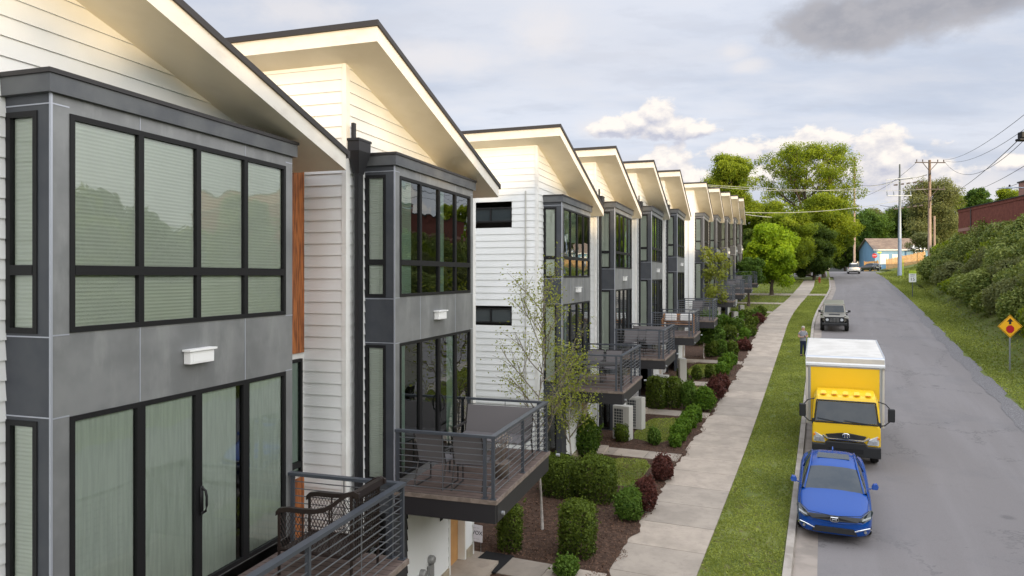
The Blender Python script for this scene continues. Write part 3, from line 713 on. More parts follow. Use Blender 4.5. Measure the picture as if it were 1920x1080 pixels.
# shrubs on the right bank
VIN = 'overgrown bushes covering the right bank'
def bank_bush(s, t, w, h, seed, mn='leaf_vine'):
    dep = (W(s, t)).y; lf = .055 + dep * .0011; n = int(min(9000, 1.3 * (3.1 * w * h + w * w) / (lf * lf)))
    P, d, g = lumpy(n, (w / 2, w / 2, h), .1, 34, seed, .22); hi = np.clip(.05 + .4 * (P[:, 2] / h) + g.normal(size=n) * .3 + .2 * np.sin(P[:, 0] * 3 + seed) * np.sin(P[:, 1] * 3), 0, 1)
    core = M(); core.mi = []
    for k in range(5):
        a = k * 1.3 + seed; core.tube([(0, 0, -.3), (math.cos(a) * w * .15, math.sin(a) * w * .15, h * .5), (math.cos(a) * w * .3, math.sin(a) * w * .3, h * .85)], [.05, .03, .01], 5)
    core.mi = [1] * len(core.f)
    o = link('overgrown_bush', leaf_mesh('overgrown_bush', P, d + np.array([0, 0, .4]), lf, [mn, 'trunk'], 0, .8, .5, hi, core)); o.location = G(s, t, -.15)
    tag(o, 'overgrown green bush tangled into the dense bank of bushes right of the road', 'bush', VIN)
_r = random.Random(5)
s = 12.0
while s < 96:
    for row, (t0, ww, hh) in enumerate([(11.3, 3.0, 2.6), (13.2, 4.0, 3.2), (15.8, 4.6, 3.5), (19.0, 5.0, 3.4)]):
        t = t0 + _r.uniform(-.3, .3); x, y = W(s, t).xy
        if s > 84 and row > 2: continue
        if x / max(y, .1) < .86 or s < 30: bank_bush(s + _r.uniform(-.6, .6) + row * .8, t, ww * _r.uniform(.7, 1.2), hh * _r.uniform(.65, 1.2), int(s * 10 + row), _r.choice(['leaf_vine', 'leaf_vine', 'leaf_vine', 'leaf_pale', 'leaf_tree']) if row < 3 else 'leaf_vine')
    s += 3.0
tree('tall_shrub', G(45, 16.5), 5.6, 1.9, 'leaf_tree', 'taller sunlit small tree at the right edge in front of the brick wall', n=10, dens=1.2, leaf=.09, seed=41, start=.1, fill=24, clump=.8)
# the trees over the road behind and beside the camera: they shade the street and stand in the window reflections
_r = random.Random(9); k = 0
for s in np.arange(-64, 58, 5.2):
    for row in range(2):
        t = 24 + 7 * row + _r.uniform(-2, 2); ss_ = float(s) + row * 2.6
        x, y = W(ss_, t).xy
        if y > 0 and x / y < .95: continue
        top = CZ + (4.3 if ss_ < -12 else 5.8 if ss_ < 6 else 3.2) + _r.uniform(-1.8, 1.5) + (0.6 if row else 0)
        g0 = ground_h(ss_, t); k += 1
        tree('roadside_tree', W(ss_, t, g0), top - g0, 3.6, ['leaf_tree', 'leaf_mid', 'leaf_dark'][k % 3], 'leafy tree in the belt opposite the houses, behind the viewer', 'tree', 'tree belt opposite the houses', n=10, dens=.55, leaf=.30, seed=100 + k, start=.05, rbase=.2, fill=16, clump=1.5, up=.5)
# ================================================================ the houses
HD = 9.0            # depth of a house behind its bay
BW = 3.89           # length of the bay
SL = .305
def roof_z(y): return 7.71 - SL * (y + 1.1)
def lap(m, p0, axis, u0, u1f, z0, z1f, out, holes=(), h=.2, lip=.022):
    """lap siding on a vertical wall: u runs along axis from p0; u1f(z) end, boards of height h; out = outward normal"""
    ax = Vector(axis); out = Vector(out); p0 = Vector(p0); z = z0
    while z < z1f - 1e-6:
        zt = min(z + h, z1f); a, b = u0, u1f(z); b2 = max(a, u1f(zt))
        spans = [(a, b, b2)]
        for (ha, hb, hz0, hz1) in holes:
            if zt > hz0 + .01 and z < hz1 - .01:
                new = []
                for (p, q, q2) in spans:
                    if hb <= p or ha >= q: new.append((p, q, q2)); continue
                    if ha > p: new.append((p, ha, ha))
                    if hb < q: new.append((hb, q, q2))
                spans = new
        for (p, q, q2) in spans:
            if q - p < .005: continue
            P = lambda u, zz, o: p0 + ax * u + out * o + Vector((0, 0, zz))
            m.quad(P(p, z, lip), P(q, z, lip), P(min(q, q2) if q2 > p else p, zt, .002), P(p, zt, .002))
            m.quad(P(p, z, lip), P(p, z, 0), P(q, z, 0), P(q, z, lip))
        z = zt
def cells(m, P, u0, u1, v0, v1, holes, reveal=.10):
    """flat panel with rectangular openings; P(u, v, d) gives the point d behind the face"""
    us = sorted({u0, u1, *[h[0] for h in holes], *[h[1] for h in holes]}); vs = sorted({v0, v1, *[h[2] for h in holes], *[h[3] for h in holes]})
    for i in range(len(us) - 1):
        for j in range(len(vs) - 1):
            cu, cv = (us[i] + us[i + 1]) / 2, (vs[j] + vs[j + 1]) / 2
            if any(h[0] < cu < h[1] and h[2] < cv < h[3] for h in holes): continue
            m.quad(P(us[i], vs[j], 0), P(us[i + 1], vs[j], 0), P(us[i + 1], vs[j + 1], 0), P(us[i], vs[j + 1], 0))
    for (a, b, c, d) in holes:
        m.quad(P(a, c, 0), P(b, c, 0), P(b, c, reveal), P(a, c, reveal)); m.quad(P(a, d, reveal), P(b, d, reveal), P(b, d, 0), P(a, d, 0))
        m.quad(P(a, c, 0), P(a, c, reveal), P(a, d, reveal), P(a, d, 0)); m.quad(P(b, c, reveal), P(b, c, 0), P(b, d, 0), P(b, d, reveal))
PF = lambda u, v, d: (-d, u, v)          # bay front: u = y
PR = lambda u, v, d: (u, d, v)           # bay side facing the camera: u = x
WIN_UP = (.20, 3.72, 3.27, 5.44); DOOR = (.20, 3.72, .02, 2.44)
SIDE_UP = (-.575, -.17, 3.27, 5.44); SIDE_DN = (-.575, -.17, .0, 2.42)
MC = {}
def cached(key, fn):
    if key not in MC: MC[key] = fn()
    return MC[key]
def bar(m, P, u0, u1, v0, v1, d0, d1):
    a = [P(u0, v0, d0), P(u1, v0, d0), P(u1, v1, d0), P(u0, v1, d0), P(u0, v0, d1), P(u1, v0, d1), P(u1, v1, d1), P(u0, v1, d1)]
    m.add(a, [(0, 1, 2, 3), (4, 7, 6, 5), (0, 4, 5, 1), (1, 5, 6, 2), (2, 6, 7, 3), (3, 7, 4, 0)])
def frame(P, win, cols, rows, w=.055, mid=.05, dp=.09):
    u0, u1, v0, v1 = win; m = M(); pr = -.012; dp = .04
    bar(m, P, u0, u1, v0, v0 + w, pr, dp); bar(m, P, u0, u1, v1 - w, v1, pr, dp)
    bar(m, P, u0, u0 + w, v0 + w, v1 - w, pr, dp); bar(m, P, u1 - w, u1, v0 + w, v1 - w, pr, dp)
    vs = [v0 + w] + [x for r in rows for x in (r - mid, r + mid)] + [v1 - w]
    for r in rows: bar(m, P, u0 + w, u1 - w, r - mid, r + mid, pr - .004, dp)
    for i in range(0, len(vs), 2):
        for c in cols: bar(m, P, c - mid * .75, c + mid * .75, vs[i], vs[i + 1], pr, dp)
    return m
def paneq(P, win, d=.05, w=.05):
    u0, u1, v0, v1 = win; m = M(); m.quad(P(u0 + w, v0 + w, d), P(u1 - w, v0 + w, d), P(u1 - w, v1 - w, d), P(u0 + w, v1 - w, d)); return m
def blind_m(P, u0, u1, v0, v1, d=.09, pitch=.05, horiz=True):
    m = M()
    if horiz:
        n = int((v1 - v0) / pitch); 
        for i in range(n):
            a = v0 + (v1 - v0) * i / n; b = v0 + (v1 - v0) * (i + 1) / n; c = (a + b) / 2
            m.quad(P(u0, a, d), P(u1, a, d), P(u1, c, d - .005), P(u0, c, d - .005)); m.quad(P(u0, c, d - .005), P(u1, c, d - .005), P(u1, b, d), P(u0, b, d))
    else:
        n = int((u1 - u0) / pitch)
        for i in range(n):
            a = u0 + (u1 - u0) * i / n; b = u0 + (u1 - u0) * (i + 1) / n; c = (a + b) / 2
            m.quad(P(a, v0, d), P(c, v0, d - .01), P(c, v1, d - .01), P(a, v1, d)); m.quad(P(c, v0, d - .01), P(b, v0, d), P(b, v1, d), P(c, v1, d - .01))
    return m
def window(root, name, P, win, cols, rows, blinds, glass='glass', bm='blind', handle=False, key='', mid=.05):
    fo = link(name, cached(('fr', name, win, tuple(cols), tuple(rows)), lambda: frame(P, win, cols, rows, mid=mid).mesh(name + '_frame', 'frame_black')), root)
    us = [win[0]] + list(cols) + [win[1]]; vs = [win[2]] + list(rows) + [win[3]]
    for i in range(len(us) - 1):
        for j in range(len(vs) - 1):
            w = (us[i], us[i + 1], vs[j], vs[j + 1])
            link('pane', cached(('pn', name, w, glass), lambda: paneq(P, w, .022).mesh('pane', glass)), fo)
    for b in blinds:
        link('blind' if b[4] else 'curtain', cached(('bl', name, b, bm), lambda: blind_m(P, b[0], b[1], b[2], b[3], .045, .04 if b[4] else .09, b[4]).mesh('blind', bm if b[4] else ('curtain' if bm == 'blind' else bm))), fo)
    if handle:
        m = M(); c = cols[1]; 
        for sx in (-.035,):
            pts = [P(c + .03, .92, -.03), P(c + .03, .95, -.085), P(c + .03, 1.02, -.10), P(c + .03, 1.13, -.10), P(c + .03, 1.20, -.085), P(c + .03, 1.23, -.03)]
            m.tube(pts, .016, 6)
        bar(m, P, c + .005, c + .055, .90, 1.25, -.032, -.024)
        link('handle', cached(('hd',), lambda: m.mesh('handle', 'frame_black', True)), fo)
    return fo
def railing_parts(root, L, Dp, y0=0.0):
    def deck():
        m = M(); m.box(.005, Dp, .0, L, -.06, 0); m.cur = 1
        m.box(.003, Dp + .03, -.03, 0, -.075, -.004); m.box(.003, Dp + .03, L, L + .03, -.075, -.004); m.box(Dp, Dp + .03, 0, L, -.075, -.004)
        m.cur = 2
        m.box(.003, Dp, -.01, .07, -.40, -.076); m.box(.003, Dp, L - .07, L + .01, -.40, -.076); m.box(Dp - .08, Dp + .012, .07, L - .07, -.40, -.076)
        for k in range(1, 5): m.box(.003, Dp - .08, L * k / 5 - .02, L * k / 5 + .02, -.30, -.062)
        return m.mesh('deck', ['deck_wood', 'deck_edge', 'beam_black'])
    b = link('balcony', cached(('deck', L, Dp), deck), root); b.location = (0, y0, -.13)
    posts = [(.05, .03), (Dp - .20, .03), (Dp - .05, .03), (Dp - .05, L * .5), (Dp - .05, L - .03), (.05, L - .03), (Dp - .22, L - .03)]
    for (x, y) in posts:
        link('rail_post', cached(('post', x, y, L), lambda: M().box(x - .028, x + .028, y - .02, y + .02, 0, 1.03).box(x - .05, x + .05, y - .045, y + .045, 0, .012).mesh('rail_post', 'rail_metal')), b)
    def top():
        m = M(); z0, z1 = 1.03, 1.075
        m.box(.0, Dp - .10, -.01, .08, z0, z1); m.box(Dp - .10, Dp, -.01, L + .01, z0, z1); m.box(.0, Dp - .10, L - .08, L + .01, z0, z1)
        return m.mesh('handrail', 'rail_metal')
    link('handrail', cached(('top', L, Dp), top), b)
    def rods():
        m = M()
        for k in range(9):
            z = .10 + k * .105
            for seg in ([(.05, .03, z), (Dp - .05, .03, z)], [(Dp - .05, .03, z), (Dp - .05, L - .03, z)], [(.05, L - .03, z), (Dp - .05, L - .03, z)]): m.tube(seg, .0085, 5)
        for q in (.25, .75): m.box(Dp - .055, Dp - .045, L * q - .006, L * q + .006, .06, 1.03)
        m.box(.9, .912, .025, .035, .06, 1.03); m.box(.9, .912, L - .035, L - .025, .06, 1.03)
        return m.mesh('rail_rods', 'rail_rod', False)
    link('rail_rods', cached(('rods', L, Dp), rods), b)
    link('deck_light', cached(('dl', Dp), lambda: M().tube([(Dp - .02, .3, -.30), (Dp + .06, .3, -.30)], [.03, .035], 8).tube([(Dp - .02, L - .35, -.26), (Dp + .06, L - .35, -.26)], [.03, .035], 8).mesh('deck_light', 'aluminium')), b)
BL, BD = 3.52, 1.88
def house(i, X, Y, zf, yaw, label, gap=False, near=False, last=False):
    root = empty('townhouse', (X, Y, CZ + zf), -R(yaw), label, 'townhouse', 'white townhouses with slanted roofs in a row')
    far = i >= 6; bd = 3.6
    # walls
    holes = [(-2.77 + HD, -1.40 + HD, 4.97, 5.43), (-2.7 + HD, -1.40 + HD, 1.86, 2.33)] if gap else []
    def wall():
        m = M(); yw = -.63; h = .2
        lap(m, (-HD, yw, 0), (1, 0, 0), 0, lambda z: HD - .6, -bd if gap or i > 0 else -2.6, roof_z(yw) - .3, (0, -1, 0), [(a, b, c, d) for a, b, c, d in holes], h)
        # upper front gable wall
        yend = lambda z: min(5.45, (7.41 - z) / SL - 1.1) - yw
        lap(m, (-.6, yw, 0), (0, 1, 0), 0, lambda z: .63 if z < 5.7 else yend(z), -bd, roof_z(yw) - .3, (1, 0, 0), [], h)
        # recessed strip beyond the bay
        m.cur = 1
        m.quad((-.87, BW, -bd), (-.87, 6.4, -bd), (-.87, 6.4, 5.9), (-.87, BW, 5.9)); m.quad((-.6, BW, -bd), (-.87, BW, -bd), (-.87, BW, 5.9), (-.6, BW, 5.9))
        # corner boards
        m.box(-.66, -.574, yw - .03, yw, -bd, roof_z(yw) - .32); m.box(-.60, -.573, yw, yw + .09, -bd, roof_z(yw) - .35)
        # far and rear walls
        m.quad((-HD, 6.0, -bd), (-.87, 6.0, -bd), (-.87, 6.0, 5.4), (-HD, 6.0, 5.4)); m.quad((-HD, yw, -bd), (-HD, 6.0, -bd), (-HD, 6.0, 5.4), (-HD, yw, 7))
        # below the bay: white siding front at ground level
        m.cur = 0
        dh = [(2.5, 3.32, -bd, -.45)]
        lap(m, (0, 0, 0), (0, 1, 0), .5, lambda z: 3.86, -bd, -.36, (1, 0, 0), dh, .2)
        m.quad((0, BW, -bd), (-.87, BW, -bd), (-.87, BW, 0), (0, BW, 0))
        m.cur = 1
        m.box(-.09, .026, 3.82, 3.90, -bd, -.1); m.box(-.2, .03, 2.42, 2.5, -bd, -.45); m.box(-.2, .03, 3.32, 3.40, -bd, -.45)
        m.quad((-.2, 2.5, -.45), (0, 2.5, -.45), (0, 3.32, -.45), (-.2, 3.32, -.45))
        m.cur = 2; m.box(-.10, .04, .55, 2.41, -bd, -2.45); m.box(-.10, .03, 3.41, 3.81, -bd, -2.45)
        return m.mesh('wall', ['siding', 'white_trim', 'concrete_wall'])
    link('wall', cached(('wall', gap, i == 0), wall), root)
    # roof
    def roofm():
        m = M(); y0, y1 = -1.1, 4.99; x0, x1 = -HD - .3, .25; T = .30
        z = roof_z
        m.cur = 0; m.quad((x0, y0, z(y0)), (x1, y0, z(y0)), (x1, y1, z(y1)), (x0, y1, z(y1)))
        return m.mesh('roof', 'shingles')
    rf = link('roof', cached('roof', roofm), root)
    def trim():
        m = M(); x1 = .25; z = roof_z
        m.prism([(x1 - .02, -1.12, z(-1.1) - .05), (x1 + .035, -1.12, z(-1.1) - .05), (x1 + .035, -1.12, z(-1.1) + .035), (x1 - .02, -1.12, z(-1.1) + .035)], (0, 6.15, -SL * 6.15))
        m.box(-HD - .3, x1 + .034, -1.14, -1.09, z(-1.1) - .055, z(-1.1) + .036)
        m.box(-HD - .3, x1 + .034, 4.99, 5.06, z(4.99) - .10, z(4.99) + .02)
        return m.mesh('roof_trim', 'roof_trim')
    link('roof_trim', cached('trim', trim), rf)
    def fas():
        m = M(); x1 = .25; z = roof_z; T = .30
        m.quad((x1, -1.1, z(-1.1) - T), (x1, 4.99, z(4.99) - T), (x1, 4.99, z(4.99)), (x1, -1.1, z(-1.1)))
        m.quad((-HD - .3, -1.1, z(-1.1) - T), (x1, -1.1, z(-1.1) - T), (x1, -1.1, z(-1.1)), (-HD - .3, -1.1, z(-1.1)))
        m.quad((x1, 4.99, z(4.99) - T), (-HD, 4.99, z(4.99) - T), (-HD, 4.99, z(4.99)), (x1, 4.99, z(4.99)))
        return m.mesh('fascia', 'fascia')
    link('fascia', cached('fas', fas), rf)
    def sof():
        m = M(); x1 = .248; z = lambda y: roof_z(y) - .30
        m.quad((-HD - .3, -1.098, z(-1.098)), (-HD - .3, 4.99, z(4.99)), (x1, 4.99, z(4.99)), (x1, -1.098, z(-1.098)))
        return m.mesh('soffit', 'soffit')
    link('soffit', cached('sof', sof), rf)
    # bay
    def bay():
        m = M(); m.cur = 0
        cells(m, PF, 0, BW, -.36, 5.62, [WIN_UP, DOOR], .05)
        m.quad((0, BW, -.35), (-.87, BW, -.35), (-.87, BW, 5.8), (0, BW, 5.8))
        m.quad((0, 0, -.36), (0, BW, -.36), (0, BW, 0), (0, 0, 0))
        m.cur = 1
        cells(m, PR, -.6, 0, -bd, 5.62, [SIDE_UP, SIDE_DN, (-.575, -.17, -2.9, -.55)], .05)
        m.quad((0, 0, -bd), (0, .5, -bd), (0, .5, -.36), (0, 0, -.36))
        m.quad((-.87, 0, -.36), (0, 0, -.36), (0, BW, -.36), (-.87, BW, -.36))
        return m.mesh('bay', ['zinc', 'charcoal'])
    by = link('bay', cached('bay', bay), root)
    def cap():
        m = M(); m.cur = 0; m.box(-.599, .055, -.055, BW + .05, 5.60, 5.78); m.cur = 1; m.box(-.598, .075, -.075, BW + .07, 5.78, 5.825)
        return m.mesh('bay_cap', ['cap_metal', 'roof_trim'])
    link('bay_cap', cached('cap', cap), by, 0)
    def seams():
        m = M(); e = .006
        m.box(-.012, e + .004, -.010, .012, -.36, 5.6)
        for u in (1.07, 2.83): m.box(-.001, e - .002, u - .007, u + .007, 2.445, 3.265)
        for u in (1.07, 2.83): m.box(-.001, e - .002, u - .004, u + .004, 5.445, 5.6)
        for z in (2.45, 3.255, 5.5): m.box(-.001, e - .003, .013, .197, z - .007, z + .007); m.box(-.001, e - .003, 3.725, BW, z - .007, z + .007)
        for z in (2.46, 3.24, 5.5): m.box(-.6, -.013, -e, .001, z - .006, z + .006)
        return m.mesh('seam_strips', 'flashing')
    link('seam_strips', cached('seams', seams), by)
    # rooms behind the glass
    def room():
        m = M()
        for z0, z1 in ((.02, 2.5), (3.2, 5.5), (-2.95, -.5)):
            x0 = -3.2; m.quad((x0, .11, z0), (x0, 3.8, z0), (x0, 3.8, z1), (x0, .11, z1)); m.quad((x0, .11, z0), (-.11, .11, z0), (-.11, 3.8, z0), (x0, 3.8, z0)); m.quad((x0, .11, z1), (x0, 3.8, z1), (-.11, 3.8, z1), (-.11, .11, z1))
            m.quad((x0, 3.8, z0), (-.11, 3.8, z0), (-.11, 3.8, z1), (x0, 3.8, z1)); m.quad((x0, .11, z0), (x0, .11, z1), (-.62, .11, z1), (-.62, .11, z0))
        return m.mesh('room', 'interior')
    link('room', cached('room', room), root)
    # windows
    full = i == 0
    bm = 'blind' if i not in (8, 9) else 'blind_sunlit'
    gl = 'glass' if full else 'glass_clear'
    cols = [1.08, 1.96, 2.84]
    if full: bl = [(.22, 1.075, 3.3, 5.42, True), (1.085, 1.955, 3.3, 5.42, True), (1.965, 2.835, 3.3, 5.42, True), (2.845, 3.71, 3.3, 5.42, True)]
    elif i in (1, 5): bl = [(.22, .75, 3.3, 5.42, True), (1.98, 2.30, 3.3, 5.42, False)]
    elif i in (2, 9): bl = [(.22, 1.9, 4.4, 5.42, True)]
    elif i in (4, 7): bl = [(.22, 3.7, 3.9, 5.42, True)]
    else: bl = [(2.0, 3.7, 3.3, 5.42, True)]
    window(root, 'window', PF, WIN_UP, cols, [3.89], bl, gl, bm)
    if full: bd_ = [(.22, 1.02, .05, 2.4, False), (1.16, 1.92, .05, 2.4, False), (2.0, 2.70, .05, 2.4, False), (2.98, 3.68, .05, 2.4, False)]
    elif i == 1: bd_ = [(2.45, 2.8, .05, 2.4, False), (.25, .5, .05, 2.4, False)]
    else: bd_ = [(.25, .5 + .1 * (i % 3), .05, 2.4, False)]
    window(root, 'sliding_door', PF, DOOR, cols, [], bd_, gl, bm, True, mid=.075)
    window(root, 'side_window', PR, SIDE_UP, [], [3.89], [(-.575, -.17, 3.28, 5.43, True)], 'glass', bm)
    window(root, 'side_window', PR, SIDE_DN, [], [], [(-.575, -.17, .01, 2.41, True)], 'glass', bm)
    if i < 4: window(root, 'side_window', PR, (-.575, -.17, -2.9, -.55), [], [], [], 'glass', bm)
    PW = lambda u, v, d: (-.825 - d, u, v)
    if i < 2:
        def wp():
            m = M(); m.box(-.868, -.83, BW + .01, 5.43, 2.52, 5.72); return m.mesh('wood_panel', 'cedar')
        link('wood_panel', cached('wp', wp), root)
        link('wood_panel', cached('wp2', lambda: M().box(-.868, -.83, BW + .01, 5.43, -bd, .38).mesh('wood_panel', 'cedar')), root)
        window(root, 'entry_window', PW, (4.2, 5.36, .45, 2.42), [], [.62], [(4.25, 5.3, .5, 2.4, False)], 'glass_clear', 'blind')
    if gap:
        PG = lambda u, v, d: (u, -.63 + d, v)
        for wv in ((-2.77, -1.40, 4.97, 5.43), (-2.7, -1.40, 1.86, 2.33)):
            fo = link('strip_window', cached(('gw', wv), lambda: frame(PG, wv, [-2.1], [], w=.045, mid=.03, dp=.06).mesh('strip_window', 'frame_black')), root)
            link('pane', cached(('gp', wv), lambda: paneq(PG, wv, .03).mesh('pane', 'glass_dark')), fo)
        link('conduit', cached('cond', lambda: M().tube([(-.95, -.68, -2.5), (-.95, -.68, 5.9)], .022, 6).mesh('conduit', 'ac_white')), root)
    # lamp above the door
    def lamp():
        m = M(); m.box(.003, .10, 1.72, 2.12, 2.78, 2.93); m.box(.003, .125, 1.69, 2.15, 2.93, 2.955); m.box(.10, .104, 1.76, 2.08, 2.80, 2.91); return m.mesh('wall_lamp', 'lamp_white')
    link('wall_lamp', cached('lamp', lamp), root, .012)
    # front door below
    def door():
        m = M(); m.box(-.2, -.14, 2.5, 3.32, -2.62, -.46); return m.mesh('front_door', 'door_wood')
    if i < 8:
        d = link('front_door', cached('door', door), root)
        link('handle', cached('dh', lambda: M().tube([(-.14, 2.58, -1.5), (-.08, 2.58, -1.5), (-.08, 2.70, -1.5)], .018, 6).box(-.139, -.13, 2.56, 2.61, -1.45, -1.2).mesh('handle', 'frame_black')), d)
        link('doorstep', cached('step', lambda: M().box(-.2, .75, 2.35, 3.5, -3.3, -2.62).mesh('doorstep', 'concrete')), root)
    # rain head and downspout
    def spout():
        m = M(); yc = -.42; xc = -.50
        b0_ = [(xc - .09, yc - .20), (xc + .15, yc - .20), (xc + .15, yc + .20), (xc - .09, yc + .20)]; b1_ = [(xc - .03, yc - .085), (xc + .08, yc - .085), (xc + .08, yc + .085), (xc - .03, yc + .085)]
        m.add([(x, y, 5.95) for x, y in b0_] + [(x, y, 5.78) for x, y in b0_] + [(x, y, 5.40) for x, y in b1_], [(0, 1, 2, 3), (0, 4, 5, 1), (1, 5, 6, 2), (2, 6, 7, 3), (3, 7, 4, 0), (4, 8, 9, 5), (5, 9, 10, 6), (6, 10, 11, 7), (7, 11, 8, 4), (8, 11, 10, 9)])
        m.box(xc - .01, xc + .07, yc - .08, yc + .08, -bd, 5.40); m.box(xc - .13, xc + .16, yc - .22, yc + .22, 5.95, 5.99)
        m.box(xc + .0, xc + .05, yc - .20, yc - .12, 5.99, 6.25)
        return m.mesh('downspout', 'downspout')
    if not (gap or i == 0): link('downspout', cached('spout', spout), root)
    link('eave_spout', cached('es', lambda: M().box(.05, .15, 5.06, 5.16, 5.60, 5.76).mesh('eave_spout', 'downspout')), root)
    if i == 0: railing_parts(root, 4.63, BD, -.77)
    else: railing_parts(root, BL, BD)
    return root
HX = []
def hpos():
    xs = [(-4.44, 6.83, -3.83, 17.6), (-2.07, 12.5, -3.64, 17.6), (1.53, 21.8, -3.31, 19.3), (3.93, 27.15, -2.96, 19.3), (6.40, 32.55, -2.59, 19.3), (8.84, 37.95, -2.21, 19.3),
          (12.92, 47.75, -1.53, 20.0), (15.40, 53.3, -1.19, 20.0), (17.85, 58.8, -.85, 20.0), (20.25, 64.3, -.50, 20.0), (22.4, 69.3, -.18, 20.0)]
    return xs
HP = hpos()
HLAB = ['nearest townhouse at the left edge with green blinds behind every window of its grey bay',
        'second townhouse from the left edge, with two sling chairs on its deck',
        'third townhouse, first after the gap, its white side wall showing two narrow strip windows',
        'fourth townhouse, next after the one with the strip windows',
        'fifth townhouse, whose deck carries the wooden bench with white cushions',
        'sixth townhouse, last one before the second gap in the row',
        'seventh townhouse, first after the second gap, behind the tall thin pale sapling',
        'eighth townhouse, fourth from the far end of the row',
        'ninth townhouse, third from the far end, with blinds toned as if in warm sun',
        'tenth townhouse, next to last in the row, with blinds toned as if in warm sun',
        'last and smallest looking townhouse at the far end of the row']
HR = [house(i, *HP[i], HLAB[i], gap=(i in (2, 6))) for i in range(11)]
def on(i, x, y, z=0):
    """world point from the local frame of house i"""
    X, Y, zf, yaw = HP[i]; c, s_ = math.cos(R(yaw)), math.sin(R(yaw)); return Vector((X + x * c + y * s_, Y - x * s_ + y * c, CZ + zf + z))
def place(o, i, x, y, rz=0, z=-.13): o.location = on(i, x, y, z); o.rotation_euler = (0, 0, -R(HP[i][3]) + rz); return o

# ---------------------------------------------------------------- things on the decks
def sling_chair(label, group='sling chairs on the decks', w=.56, seat_col='sling'):
    """front faces +y"""
    r = empty('sling_chair', (0, 0, 0), 0, label, 'chair', group); h = w / 2
    M().quad((-h + .02, -.22, .44), (h - .02, -.22, .44), (h - .02, .26, .46), (-h + .02, .26, .46)).quad((-h + .02, -.22, .455), (h - .02, -.22, .455), (h - .02, .26, .475), (-h + .02, .26, .475)).build('seat', seat_col, r)
    M().prism([(-h + .02, -.22, .47), (h - .02, -.22, .47), (h - .02, -.36, .98), (-h + .02, -.36, .98)], (0, .012, 0)).build('backrest', seat_col, r)
    for sx in (-1, 1):
        x = sx * h
        M().tube([(x, -.38, 1.0), (x, -.22, .45), (x, .27, .47), (x, .27, .0)], .014, 6).tube([(x, -.36, .0), (x, -.2, .45)], .014, 6).tube([(x, -.36, .015), (x, .27, .015)], .014, 6).build('side_frame', 'furniture_metal', r)
        M().box(x - .022, x + .022, -.28, .25, .66, .685).tube([(x, .22, .66), (x, .24, .46)], .012, 6).build('armrest', 'furniture_metal', r)
    M().tube([(-h, -.38, 1.0), (h, -.38, 1.0)], .014, 6).build('top_bar', 'furniture_metal', r)
    return r
def copy_tree(o, parent=None):
    c = o.copy(); COL.objects.link(c); c.parent = parent
    for ch in kids(o): copy_tree(ch, c)
    return c
c0 = sling_chair('grey sling chair at the deck rail of the second townhouse, nearer its glass door'); place(c0, 1, .55, .62, R(-4))
def chair(label, i, x, y, rz): c = copy_tree(c0); c['label'] = label; place(c, i, x, y, rz); return c
chair('grey sling chair at the deck rail of the second townhouse, nearer the outer corner', 1, 1.24, .62, R(3))
chair('sling chair on the third townhouse deck, nearer the glass door', 2, .60, 1.75, R(180))
chair('sling chair on the third townhouse deck, nearer the outer rail', 2, 1.22, 1.75, R(180))
chair('dark sling chair on the fourth townhouse deck, nearer its glass door', 3, .42, 1.1, R(185))
chair('broad greenish sling chair on the fourth townhouse deck, nearer the outer corner', 3, 1.30, .78, R(180))
def loveseat(label, i, x, y, rz, group='sling sofas on the decks'):
    r = empty('sling_sofa', (0, 0, 0), 0, label, 'sofa', group)
    M().prism([(-.72, -.05, .42), (.72, -.05, .42), (.72, -.62, .38), (-.72, -.62, .38)], (0, 0, .04)).build('seat', 'sling', r)
    M().prism([(-.72, -.02, .42), (.72, -.02, .42), (.72, .12, 1.0), (-.72, .12, 1.0)], (0, .02, 0)).build('backrest', 'sling', r)
    for sx in (-1, 1):
        x_ = sx * .74
        M().tube([(x_, .14, 1.02), (x_, 0, .42), (x_, -.62, .40), (x_, -.62, 0)], .018, 6).tube([(x_, .10, 0), (x_, -.02, .42)], .018, 6).tube([(x_, -.62, .01), (x_, .1, .01)], .016, 6).build('side_frame', 'furniture_metal', r)
        M().box(x_ - .03, x_ + .03, -.60, .02, .62, .65).build('armrest', 'furniture_metal', r)
    place(r, i, x, y, rz); return r
loveseat('wide grey sling sofa across the far end of the second townhouse deck', 1, .92, 2.95, 0)
loveseat('wide dark sling sofa across the far end of the fourth townhouse deck', 3, .95, 2.9, 0)
def table(label, i, x, y, w, d, h=.72):
    r = empty('deck_table', (0, 0, 0), 0, label, 'table', 'low tables on the decks')
    M().box(-w / 2, w / 2, -d / 2, d / 2, h - .03, h).build('tabletop', 'furniture_metal', r, bevel=.008)
    for sx in (-1, 1):
        for sy in (-1, 1): M().tube([(sx * (w / 2 - .05), sy * (d / 2 - .05), h - .03), (sx * (w / 2 - .03), sy * (d / 2 - .03), 0)], .02, 6).build('leg', 'furniture_metal', r)
    place(r, i, x, y); return r
table('dark low table between the sling chairs and the sofa on the second townhouse deck', 1, .85, 1.62, .8, .6, .5)
table('long dark table at the near rail of the third townhouse deck', 2, .95, .85, 1.5, .75)
table('square dark table between the seats of the fourth townhouse deck', 3, .9, 1.95, .7, .6, .5)
